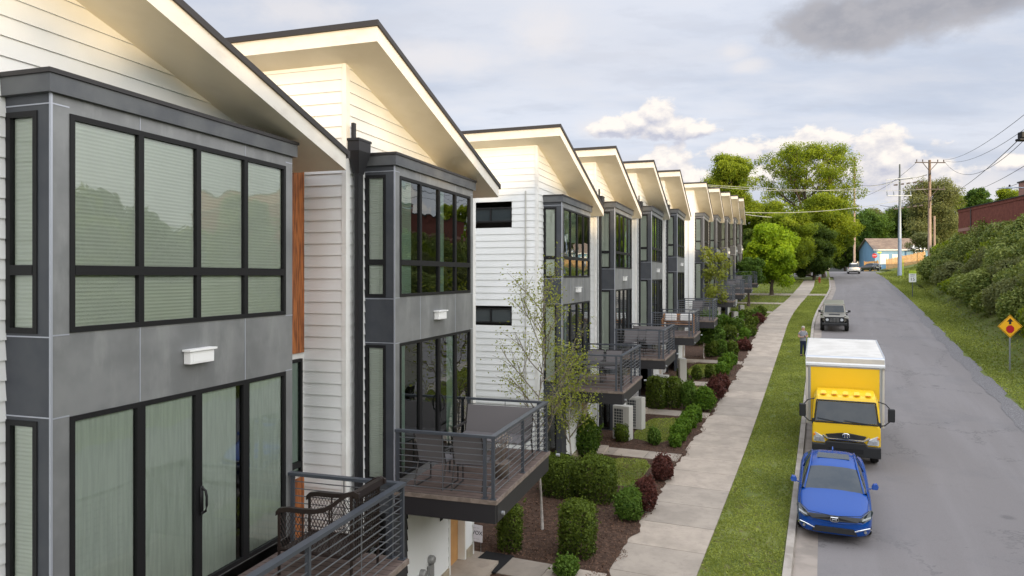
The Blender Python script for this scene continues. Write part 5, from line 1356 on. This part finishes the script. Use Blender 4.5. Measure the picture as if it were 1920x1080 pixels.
p = at_px(1645, 128); s_, t_ = ST(p.x, p.y); bc = empty('black_car', G(s_, t_, .02), R(28) - A, 'black car parked by the wooden fence below the blue house', 'car'); small_car(bc, 'car_black', False, False)
p = at_px(1548, 150); s_, t_ = ST(p.x, p.y)
vn = empty('white_van', G(s_, t_, .02), R(20) - A, 'small pale blue and white van at the far left end of the road', 'van')
M().box(-.95, .95, 0, 4.6, .35, 2.25).build('body', 'van_blue', vn, bevel=.12, seg=3); M().box(-.80, .80, -.01, .02, 1.30, 1.95).build('windscreen', 'glass_car_dark', vn)
M().box(-.9, .9, -.03, .1, .4, .6).build('bumper', 'black_plastic', vn)
for x in (-.82, .82):
    for y in (.9, 3.7): wheel(vn, x, y, .34, .22)
    M().box(x - .1, x + .1, -.02, .0, .75, .9).build('headlight', 'headlamp', vn)

# ================================================================ person
def person():
    s, t = px_ground(1506, 668); t = min(t, -1.05); r = empty('person', G(s, t, 0), -A + R(18), 'grey haired person in grey t-shirt and dark jeans standing on the grass by the truck', 'person')
    # local: faces -y
    J = {'pelvis': (0, .02, .93), 'waist': (0, .02, 1.05), 'chest': (0, .03, 1.28), 'neck': (0, .03, 1.46), 'nk2': (0, .01, 1.52), 'head': (0, -.02, 1.60), 'crown': (0, -.01, 1.71),
         'hl': (.09, .02, .88), 'kl': (.105, -.01, .48), 'al': (.11, .03, .08), 'tl': (.125, -.14, .04),
         'hr': (-.09, .02, .88), 'kr': (-.10, .0, .48), 'ar': (-.11, .04, .08), 'tr': (-.125, -.13, .04),
         'sl': (.18, .03, 1.42), 'el': (.25, .04, 1.13), 'wl': (.10, -.20, 1.17), 'pl': (.055, -.26, 1.20),
         'sr': (-.18, .03, 1.42), 'er': (-.26, .03, 1.13), 'wr': (-.11, -.20, 1.12), 'pr': (-.06, -.26, 1.15)}
    rad = {'pelvis': (.15, .11), 'waist': (.14, .10), 'chest': (.155, .105), 'neck': (.07, .07), 'nk2': (.055, .06), 'head': (.075, .09), 'crown': (.055, .07), 'hl': (.088, .09), 'kl': (.058, .06), 'al': (.04, .045), 'tl': (.035, .03), 'sl': (.062, .06), 'el': (.042, .042), 'wl': (.028, .028), 'pl': (.036, .022)}
    E = [('pelvis', 'waist'), ('waist', 'chest'), ('chest', 'neck'), ('neck', 'nk2'), ('nk2', 'head'), ('head', 'crown'), ('pelvis', 'hl'), ('hl', 'kl'), ('kl', 'al'), ('al', 'tl'), ('pelvis', 'hr'), ('hr', 'kr'), ('kr', 'ar'), ('ar', 'tr'), ('neck', 'sl'), ('sl', 'el'), ('el', 'wl'), ('wl', 'pl'), ('neck', 'sr'), ('sr', 'er'), ('er', 'wr'), ('wr', 'pr')]
    def skinned(name, keys, edges, grow, m, extra=()):
        idx = {k: i for i, k in enumerate(keys)}; me = bpy.data.meshes.new(name)
        vs = [J[k] for k in keys]; es = [(idx[a], idx[b]) for a, b in edges if a in idx and b in idx]
        me.from_pydata(vs, es, []); me.materials.append(MAT[m]); o = link(name, me, r)
        sk = o.modifiers.new('skin', 'SKIN'); sk.use_smooth_shade = True
        if not me.skin_vertices: me.attributes.new  # layer is created with the modifier
        ly = me.skin_vertices[0].data if me.skin_vertices else None
        if ly is None:
            bpy.context.view_layer.objects.active = o; bpy.ops.object.modifier_add(type='SKIN') if False else None
        for k in keys:
            kk = k if k in rad else (k[:-1] + 'l'); a, b = rad[kk]
            if ly: ly[idx[k]].radius = (a + grow, b + grow); ly[idx[k]].use_root = (k == keys[0])
        o.modifiers.new('sub', 'SUBSURF').render_levels = 2
        return o
    allk = ['pelvis'] + [k for k in J if k != 'pelvis']
    # fingers as short chains from each palm, closed round the phone
    for sgn, pk in ((1, 'pl'), (-1, 'pr')):
        for q in range(4):
            b = Vector(J[pk]); o0 = Vector((0, 0, .024 - .016 * q)); L = (.07, .08, .075, .06)[q]
            ks = []
            for n_, d_ in (('a', Vector((-sgn * .015, -.035, 0))), ('b', Vector((-sgn * .04, -.05, .004))), ('c', Vector((-sgn * .055, -.04 - L * .2, .004)))):
                kn = 'f%s%d%s' % (pk, q, n_); J[kn] = tuple(b + o0 + d_); rad[kn] = (.009, .009); ks.append(kn)
            E.extend([(pk, ks[0]), (ks[0], ks[1]), (ks[1], ks[2])]); allk += ks
        kn = 'th' + pk; J[kn] = tuple(Vector(J[pk]) + Vector((-sgn * .012, -.025, .045))); rad[kn] = (.010, .010); E.append((pk, kn)); allk.append(kn)
    skinned('body', allk, E, 0, 'skin')
    sh = M(); vs = []; fs = []; n = 20
    for z, rx, ry, cy in ((.90, .178, .132, .02), (.96, .176, .130, .02), (1.06, .172, .124, .02), (1.2, .186, .128, .025), (1.33, .205, .130, .03), (1.41, .200, .112, .03), (1.455, .150, .092, .03), (1.485, .085, .078, .028), (1.50, .068, .070, .025)):
        vs += [(rx * math.cos(2 * math.pi * k / n), cy + ry * math.sin(2 * math.pi * k / n), z) for k in range(n)]
    for i in range(8): fs += [(i * n + k, i * n + (k + 1) % n, (i + 1) * n + (k + 1) % n, (i + 1) * n + k) for k in range(n)]
    sub(sh.add(vs, fs).build('shirt', 'shirt_grey', r, True))
    J['sl'] = (.13, .03, 1.435); J['sr'] = (-.13, .03, 1.435); J['ml'] = tuple((Vector(J['sl']) * .35 + Vector(J['el']) * .65)); J['mr'] = tuple((Vector(J['sr']) * .35 + Vector(J['er']) * .65)); rad['ml'] = (.05, .05); rad['mr'] = (.05, .05)
    J['s0l'] = (.10, .03, 1.43); J['s0r'] = (-.10, .03, 1.43); J['s1l'] = (.182, .03, 1.415); J['s1r'] = (-.182, .03, 1.415); rad['s0l'] = (.055, .055); rad['s0r'] = (.055, .055); rad['s1l'] = (.064, .062); rad['s1r'] = (.064, .062)
    for q in 'lr': skinned('sleeve', ['s1' + q, 's0' + q, 'm' + q], [('s1' + q, 's0' + q), ('s1' + q, 'm' + q)], .022, 'shirt_grey')
    rad['ar'] = rad['al']; J['belt'] = (0, .02, 1.0); rad['belt'] = (.155, .105); J['crotch'] = (0, .02, .90); rad['crotch'] = (.14, .10); rad['hl'] = (.080, .085); J['hl'] = (.08, .02, .78); J['hr'] = (-.08, .02, .78)
    skinned('trousers', ['belt', 'crotch', 'hl', 'kl', 'al', 'hr', 'kr', 'ar'], E + [('belt', 'crotch'), ('crotch', 'hl'), ('crotch', 'hr')], .016, 'denim')
    for sx in (1, -1): M().prism([(sx * .075, .08, .0), (sx * .165, .08, .0), (sx * .175, -.20, .0), (sx * .08, -.20, .0)], (0, 0, .085)).build('shoe', 'shoe', r, bevel=.03, seg=3)
    m = M(); m.lathe([(.085, -.02), (.098, .03), (.092, .07), (.06, .105), (.02, .118)], 14, (0, .012, 1.645)); m.build('hair', 'grey_hair', r, True)
    f = M(); f.prism([(-.012, -.112, 1.58), (.012, -.112, 1.58), (.004, -.108, 1.63), (-.004, -.108, 1.63)], (0, -.018, 0)); f.build('nose', 'skin', r, bevel=.004)
    for sx in (-1, 1):
        M().disc((sx * .032, -.108, 1.625), (0, -1, 0), .010, .01, 10).build('eye', 'sign_black', r); M().disc((sx * .083, -.01, 1.60), (1, 0, 0), .028, .016, 10).build('ear', 'skin', r)
    M().box(-.025, .025, -.108, -.10, 1.548, 1.556).build('mouth', 'hydrant', r)
    ph = M().box(-.035, .035, -.006, .006, -.07, .07).build('phone', 'black_plastic', None, bevel=.008); ph.matrix_world = r.matrix_basis @ Matrix.Translation((0, -.315, 1.18)) @ Matrix.Rotation(R(-30), 4, 'X')
    tag(ph, 'small dark phone held in both hands by the person on the grass', 'phone')
person()

# ================================================================ signs, poles, wires
def diamond():
    p = at_px(1894, 36.3); r = empty('road_sign', G(*ST(p.x, p.y)), R(-6), 'yellow diamond warning sign with a black arrow over a red disc', 'road sign'); z = ztop(612, p.y) - r.location.z; h = .60
    def rr(k): return [(0, 0, z - k), (k, 0, z), (0, 0, z + k), (-k, 0, z)]
    M().prism(rr(h), (0, .006, 0)).build('plate', 'sign_yellow', r, bevel=.004)
    m = M(); 
    q = rr(h * .95); q2 = rr(h * .90)
    for k in range(4): m.quad(Vector(q[k]) + Vector((0, -.002, 0)), Vector(q[(k + 1) % 4]) + Vector((0, -.002, 0)), Vector(q2[(k + 1) % 4]) + Vector((0, -.002, 0)), Vector(q2[k]) + Vector((0, -.002, 0)))
    m.build('border', 'sign_black', r)
    o = [(.21 * math.cos(R(22.5 + 45 * k)), -.004, z - .14 + .21 * math.sin(R(22.5 + 45 * k))) for k in range(8)]; M().prism(o, (0, -.003, 0)).build('stop_symbol', 'sign_red', r)
    M().prism([(-.055, -.004, z + .11), (.055, -.004, z + .11), (.055, -.004, z + .24), (.16, -.004, z + .24), (0, -.004, z + .42), (-.16, -.004, z + .24), (-.055, -.004, z + .24)], (0, -.003, 0)).build('arrow', 'sign_black', r)
    M().box(-.03, .03, .007, .05, 0, z + .3).build('post', 'post_steel', r)
diamond()
def speed_sign():
    p = at_px(1711, 69.5); r = empty('road_sign', G(*ST(p.x, p.y)), R(-20), 'white speed limit sign with a lime green top plate on the grass verge', 'road sign'); z0 = ztop(529, p.y) - r.location.z; z1 = ztop(513, p.y) - r.location.z; z2 = ztop(508, p.y) - r.location.z
    M().box(-.32, .32, 0, .01, z0, z1).build('plate', 'sign_white', r, bevel=.01); M().box(-.32, .32, 0, .01, z1 + .01, z2 + .02).build('top_plate', 'sign_green', r); M().box(-.03, .03, .012, .05, 0, z2).build('post', 'rail_metal', r)
    H = z1 - z0
    text('SCHOOL', .15, (0, -.004, (z1 + z2) / 2 + .015), (R(90), 0, 0), 'sign_black', r); text('SPEED', .15, (0, -.004, z1 - H * .13), (R(90), 0, 0), 'sign_black', r); text('LIMIT', .15, (0, -.004, z1 - H * .31), (R(90), 0, 0), 'sign_black', r); text('15', .42, (0, -.004, z0 + H * .32), (R(90), 0, 0), 'sign_black', r)
speed_sign()
def stop_sign():
    p = at_px(1640, 122); r = empty('stop_sign', G(*ST(p.x, p.y)), R(-20), 'small red stop sign at the corner before the blue house', 'stop sign'); z = ztop(479.5, p.y) - r.location.z
    o = lambda k, y: [(k * math.cos(R(22.5 + 45 * q)), y, z + k * math.sin(R(22.5 + 45 * q))) for q in range(8)]
    M().prism(o(.42, 0), (0, .01, 0)).build('plate', 'sign_red', r); text('STOP', .27, (0, -.006, z), (R(90), 0, 0), 'sign_white', r); M().box(-.03, .03, .012, .06, 0, z).build('post', 'rail_metal', r)
stop_sign()
def street_name():
    p = at_px(1649, 124); r = empty('street_sign', G(*ST(p.x, p.y)), 0, 'thin pole with small pale green street name plates beside the stop sign', 'street sign'); z = ztop(473, p.y) - r.location.z
    M().box(-.35, .35, -.01, .01, z - .1, z + .08).build('name_plate', 'sign_green', r); M().box(-.01, .01, -.35, .35, z - .3, z - .12).build('name_plate', 'sign_green', r); M().tube([(0, .03, 0), (0, .03, z)], .03, 6).build('post', 'post_steel', r)
street_name()
o = empty('fire_hydrant', G(96, -.9 + curve(96) - 1.0), 0, 'small reddish brown hydrant on the grass at the end of the sidewalk', 'hydrant')
M().lathe([(.16, 0), (.16, .04), (.11, .05), (.11, .5), (.14, .52), (.13, .6), (.08, .70), (.03, .76)], 12).build('barrel', 'hydrant', o, True); M().tube([(-.2, 0, .42), (.2, 0, .42)], .06, 8).build('nozzle', 'hydrant', o)
def crossarm(m, c, w, yaw, ins=(-.9, -.5, .5, .9), dz=.12):
    d = Vector((math.cos(yaw), math.sin(yaw), 0)); c = Vector(c); n_ = Vector((-d.y, d.x, 0)) * .09; u = Vector((0, 0, dz / 2))
    a, b = c - d * w / 2, c + d * w / 2; m.prism([a - n_ - u, a + n_ - u, a + n_ + u, a - n_ + u], b - a)
    out = []
    for k in ins: p_ = c + d * w / 2 * k; m.tube([p_ + u, p_ + u + Vector((0, 0, .35))], [.06, .09], 6); out.append(p_ + u + Vector((0, 0, .35)))
    return out
def tall_pole():
    p = at_px(1743, 101); g = G(*ST(p.x, p.y)); r = empty('utility_pole', g, 0, 'tall wooden utility pole with four crossarms beside the bush covered bank', 'utility pole', 'utility poles'); top = ztop(300, p.y) - g.z
    M().tube([(0, 0, 0), (0, 0, top * .5), (0, 0, top)], [.25, .22, .17], 10).build('pole', 'pole_wood', r, True)
    Z = lambda py: ztop(py, p.y) - g.z
    for py, w, yaw, nm in ((305, 4.4, 0.05, 'a'), (327, 3.2, 1.05, 'b'), (355, 4.4, .05, 'c'), (377, 3.2, 1.05, 'd')):
        m = M(); crossarm(m, (0, -.15, Z(py)), w, yaw); m.tube([(-1.1 * math.cos(yaw), -1.1 * math.sin(yaw) - .1, Z(py)), (0, 0, Z(py) - 1.2)], .05, 5).tube([(1.1 * math.cos(yaw), 1.1 * math.sin(yaw) - .1, Z(py)), (0, 0, Z(py) - 1.2)], .05, 5)
        m.build('crossarm', 'pole_dark', r)
    m = M()
    for py, sg in ((340, -1), (385, -1)):
        for q in range(5): a = Vector((-1.0 - q * .9, 0, Z(py) + .25 * 0 - q * .12)); m.tube([a, a + Vector((-.5, 0, -.06))], [.13, .08], 6)
    m.build('insulator', 'pole_dark', r)
    p2 = at_px(1752, 104); r2 = empty('utility_pole', G(*ST(p2.x, p2.y)), 0, 'shorter plain wooden pole standing just behind the tall wooden one', 'utility pole', 'utility poles'); M().tube([(0, 0, 0), (0, 0, ztop(405, 104) - r2.location.z)], [.18, .14], 8).build('pole', 'pole_wood', r2)
tall_pole()
def steel_pole():
    p = at_px(1687, 97); g = G(*ST(p.x, p.y)); r = empty('utility_pole', g, 0, 'grey blue steel pole with two thin arms standing on the lawn', 'utility pole', 'utility poles'); Z = lambda py: ztop(py, p.y) - g.z
    M().tube([(0, 0, 0), (0, 0, Z(420)), (0, 0, Z(308))], [.28, .20, .09], 10).build('pole', 'steel', r, True)
    m = M(); m.tube([(-1.9, 0, Z(337)), (1.7, -.2, Z(333))], .06, 5).tube([(-1.7, 0, Z(367)), (1.5, -.2, Z(367))], .07, 5)
    for x in (-1.7, -.8, 1.5): m.tube([(x, 0, Z(367)), (x - .05, 0, Z(359))], .07, 5)
    for x in (-1.8, -1.2, .9, 1.4): m.tube([(x, 0, Z(336)), (x, 0, Z(358))], .02, 4)
    m.build('arm', 'steel', r)
    q = G(*ST(at_px(1693, 95).x, 95)); o = M().tube([(0, 0, 0), (0, 0, 2.3)], .06, 6).build('marker_post', 'sign_green'); o.location = q; tag(o, 'thin yellow green marker post at the foot of the steel pole', 'marker post')
steel_pole()
def left_pole():
    p = at_px(1602, 134); g = G(*ST(p.x, p.y)); r = empty('utility_pole', g, 0, 'pale wooden pole behind the white hatchback, its top above the big tree', 'utility pole', 'utility poles')
    M().tube([(0, 0, 0), (0, 0, ztop(294, p.y) - g.z)], [.21, .14], 8).build('pole', 'pole_wood', r, True)
    m = M(); crossarm(m, (0, -.1, ztop(388, p.y) - g.z), 2.0, .2); m.build('crossarm', 'pole_dark', r)
left_pole()
def V3(px, py, d): return Vector(((px - 960) / 1330 * d, d, ztop(py, d)))
def wire(a, b, sag, label, r=.02, mname='wire_dark', grp='overhead wires'):
    pts = [a.lerp(b, k / 16) - Vector((0, 0, sag * 4 * (k / 16) * (1 - k / 16))) for k in range(17)]
    o = M().tube(pts, r, 5).build('overhead_wire', mname); tag(o, label, 'wire', grp)
T = V3(1771, 300, 100)
wire(T, V3(2050, 105, 30), 1.0, 'upper dark wire from the tall pole top to the right edge of the photo', .018)
wire(V3(1773, 302, 101), V3(2050, 140, 32), 1.4, 'second dark wire from the tall pole top to the right edge', .018)
wire(V3(1771, 303, 100), V3(1921, 262, 44), 2.0, 'slack wire from the tall pole curving to the dark lamp head', .02)
wire(V3(1790, 360, 99), V3(1906, 266, 44), .3, 'straight dark wire rising to the dark lamp head', .025)
wire(V3(1843, 352, 90), V3(1985, 270, 40), .2, 'dark wire above the brick building running to the right edge', .022)
wire(V3(1884, 352, 60), V3(1985, 302, 40), .2, 'lowest dark wire ending near the street lamp arm', .018)
wire(V3(1325, 349, 62), V3(1738, 327, 101), 1.2, 'thin pale wire crossing over the last roofs to the tall pole', .02, 'wire_sunlit')
wire(V3(1300, 345, 60), V3(1738, 355, 101), -1.0 + 1.4, 'second thin pale wire crossing above the tree tops', .02, 'wire_sunlit')
wire(V3(1390, 401, 80), V3(1602, 386, 134), 1.2, 'thick pale cable crossing in front of the big tree to the left pole', .045, 'wire_sunlit')
wire(V3(1390, 398, 80), V3(1685, 376, 97), .6, 'thin pale cable crossing the big tree towards the steel pole', .03, 'wire_sunlit')
wire(V3(1685, 337, 97), V3(1738, 328, 101), .1, 'short dark wire between the steel pole and the tall wooden pole', .04)
wire(V3(1602, 345, 134), V3(1685, 336, 97), .6, 'wire between the left pole and the steel pole top', .03)
wire(V3(1602, 372, 134), V3(1718, 305, 101), 1.0, 'wire rising from the left pole to the tall pole crossarm', .025)
wire(V3(1650, 385, 120), V3(1738, 377, 101), .5, 'low dark wire running left from the lowest crossarm', .035)
p = V3(1917, 258, 44)
o = empty('lamp_head', p, 0, 'dark lamp head hanging on its pole at the right edge of the photo', 'lamp', 'street lamps')
M().box(-.18, .3, -.2, .2, -.05, .35).build('housing', 'frame_black', o, bevel=.05); M().box(-.32, .4, -.22, .22, -.22, -.06).build('shade', 'frame_black', o, bevel=.05)
gz = G(*ST(p.x + .9, p.y)).z; M().tube([(.9, 0, gz - p.z), (.9, 0, 1.8)], [.2, .15], 8).build('pole', 'pole_wood', o); M().tube([(.2, 0, .2), (.9, 0, .3)], .04, 6).build('bracket', 'frame_black', o)
p = V3(1893, 352, 58); gz = G(*ST(p.x + 3.2, p.y)).z
o = empty('street_lamp', p, 0, 'flat grey street lamp arm above the brick building at the right edge', 'lamp', 'street lamps')
M().prism([(-1.0, -.12, -.05), (.1, -.16, -.08), (.5, -.1, -.03), (.1, -.1, .09), (-.9, -.08, -.01)], (0, .26, 0)).build('lamp_head', 'steel', o, bevel=.02); M().tube([(.4, 0, .02), (3.2, 0, -.08)], .05, 6).build('arm', 'steel', o); M().tube([(3.2, 0, -.2), (3.2, 0, gz - p.z)], [.1, .14], 8).build('pole', 'steel', o); M().lathe([(.07, .05), (.07, .22), (.05, .25)], 8).build('photocell', 'frame_black', o)
# ---------------------------------------------------------------- buildings
def brick_building():
    d0 = 76.0; p = V3(1797, 518, d0); yaw = R(11.4); r = empty('brick_building', (p.x, p.y, ztop(480, d0) - 4), math.pi - yaw, 'reddish brown brick building with pale bands above the bushes', 'building')
    # local: y runs towards the camera, x to the left; building volume on local -x
    zt = ztop(399, d0) - r.location.z
    def brick(z0, z1, mname, nm, o=0.0, L0=0, L1=27): return M().box(-18, o, L0, L1, z0, z1).build(nm, mname, r)
    w = brick(0, zt - .0, 'brick', 'wall')
    M().box(-18.03, .05, -.05, 27.05, zt, zt + .28).build('parapet', 'brick', r); M().box(-18.1, .12, -.12, 27.1, zt + .28, zt + .36).build('coping', 'roof_trim', r)
    M().box(-18.0, .035, .0, 27, zt - 2.05, zt - 1.72).build('brick_band', 'brick_band', r); M().box(-18.0, .035, 0, 27, zt - 4.9, zt - 3.75).build('brick_band', 'brick_band', r)
    M().box(-17.5, -.6, 11.5, 26.5, zt + .36, zt + 1.7).build('raised_wall', 'brick_band', r); M().box(-17.6, -.5, 11.4, 26.6, zt + 1.7, zt + 1.8).build('coping', 'roof_trim', r)
    M().tube([(.08, 3.2, 0), (.08, 3.2, zt + .2)], .05, 6).build('downpipe', 'pole_dark', r)
brick_building()
def gable_house(name, px0, px1, dep, zb, ze, zr, depth, wallm, roofm, label, porch=False, rz=0):
    x0, x1 = [(q - 960) / 1330 * dep for q in (px0, px1)]; w = x1 - x0
    r = empty(name, (x0, dep, zb), rz, label, 'house', 'houses beyond the crest'); e = ze - zb; t = zr - zb
    m = M(); m.box(0, w, 0, depth, 0, e); m.prism([(0, 0, e), (0, depth, e), (0, depth / 2, t)], (.1, 0, 0)); m.prism([(w - .1, 0, e), (w - .1, depth, e), (w - .1, depth / 2, t)], (.1, 0, 0)); m.build('wall', wallm, r)
    o = .4; m = M(); k = (t - e) / (depth / 2)
    m.prism([(-o, -o, e - k * o), (-o, depth / 2, t), (-o, depth / 2, t + .15), (-o, -o, e - k * o + .15)], (w + 2 * o, 0, 0)); m.prism([(-o, depth + o, e - k * o), (-o, depth / 2, t), (-o, depth / 2, t + .15), (-o, depth + o, e - k * o + .15)], (w + 2 * o, 0, 0)); rf = m.build('roof', roofm, r)
    M().box(-o, w + o, -o - .06, -o - .01, e - k * o - .08, e - k * o + .14).build('fascia', 'white_trim', rf)
    for q in ((.32, .47, .16, .75), (.10, .25, .16, .75)):
        f = M().box(w * q[0], w * q[1], -.06, -.005, e * q[2] + .5, e * q[3]).build('window', 'white_trim', r); M().box(w * q[0] + .12, w * q[1] - .12, -.075, -.062, e * q[2] + .62, e * q[3] - .12).build('pane', 'sign_white', f)
    if porch:
        a, b = w * .64, w * .98
        M().prism([(a, -2.2, e - .3), (b, -2.2, e - .3), (b, 0.4, e + .55), (a, .4, e + .55)], (0, 0, .18)).build('porch_roof', 'white_trim', r)
        for x in (a + .15, (a + b) / 2, b - .15): M().box(x - .12, x + .12, -2.1, -1.86, 0, e - .3).build('porch_post', 'white_trim', r)
        M().box(a + 1.1, a + 2.1, -.05, -.006, .1, 2.2).build('door', 'roof_trim', r)
    return r
gable_house('blue_house', 1640, 1738, 140, G(*ST(74, 140)).z - .4, ztop(467, 140), ztop(448, 143), 8, 'house_blue', 'roof_brown', 'light blue bungalow with a brown gable roof and white porch', True, R(-6))
gable_house('grey_house', 1592, 1630, 172, G(*ST(82, 172)).z - .3, ztop(478, 172), ztop(450, 174), 8, 'house_grey', 'roof_brown', 'dark grey house half hidden behind the left wooden pole', False, R(10))
gable_house('grey_house', 1640, 1690, 205, G(*ST(108, 205)).z, ztop(452, 205), ztop(441, 208), 8, 'house_grey', 'house_grey', 'grey roofed house whose ridge shows above the blue house', False, 0)
def fence():
    a = at_px(1621, 134); b = at_px(1648, 132); c = at_px(1662, 124); d = at_px(1700, 122); e = at_px(1737, 121)
    for k, (p0, p1) in enumerate(((a, b), (c, e))):
        r = empty('wooden_fence', (p0.x, p0.y, G(*ST(p0.x, p0.y)).z), math.atan2(p1.y - p0.y, p1.x - p0.x), ['short new wooden fence behind the black car', 'long new wooden fence climbing the lawn below the blue house'][k], 'fence', 'new wooden fences'); L = (Vector(p1) - Vector(p0)).xy.length
        m = M(); n = int(L / .16); dz = G(*ST(p1.x, p1.y)).z - r.location.z
        for q in range(n): m.box(q * .16, q * .16 + .145, 0, .03, dz * q / n, dz * q / n + 1.75 + .05 * (q % 3))
        m.build('board_panel', 'fence_pine', r)
        for q in range(0, n + 1, 15): M().box(q * .16 - .06, q * .16 + .06, -.11, -.01, dz * q / n, dz * q / n + 1.95).build('post', 'fence_pine', r)
fence()
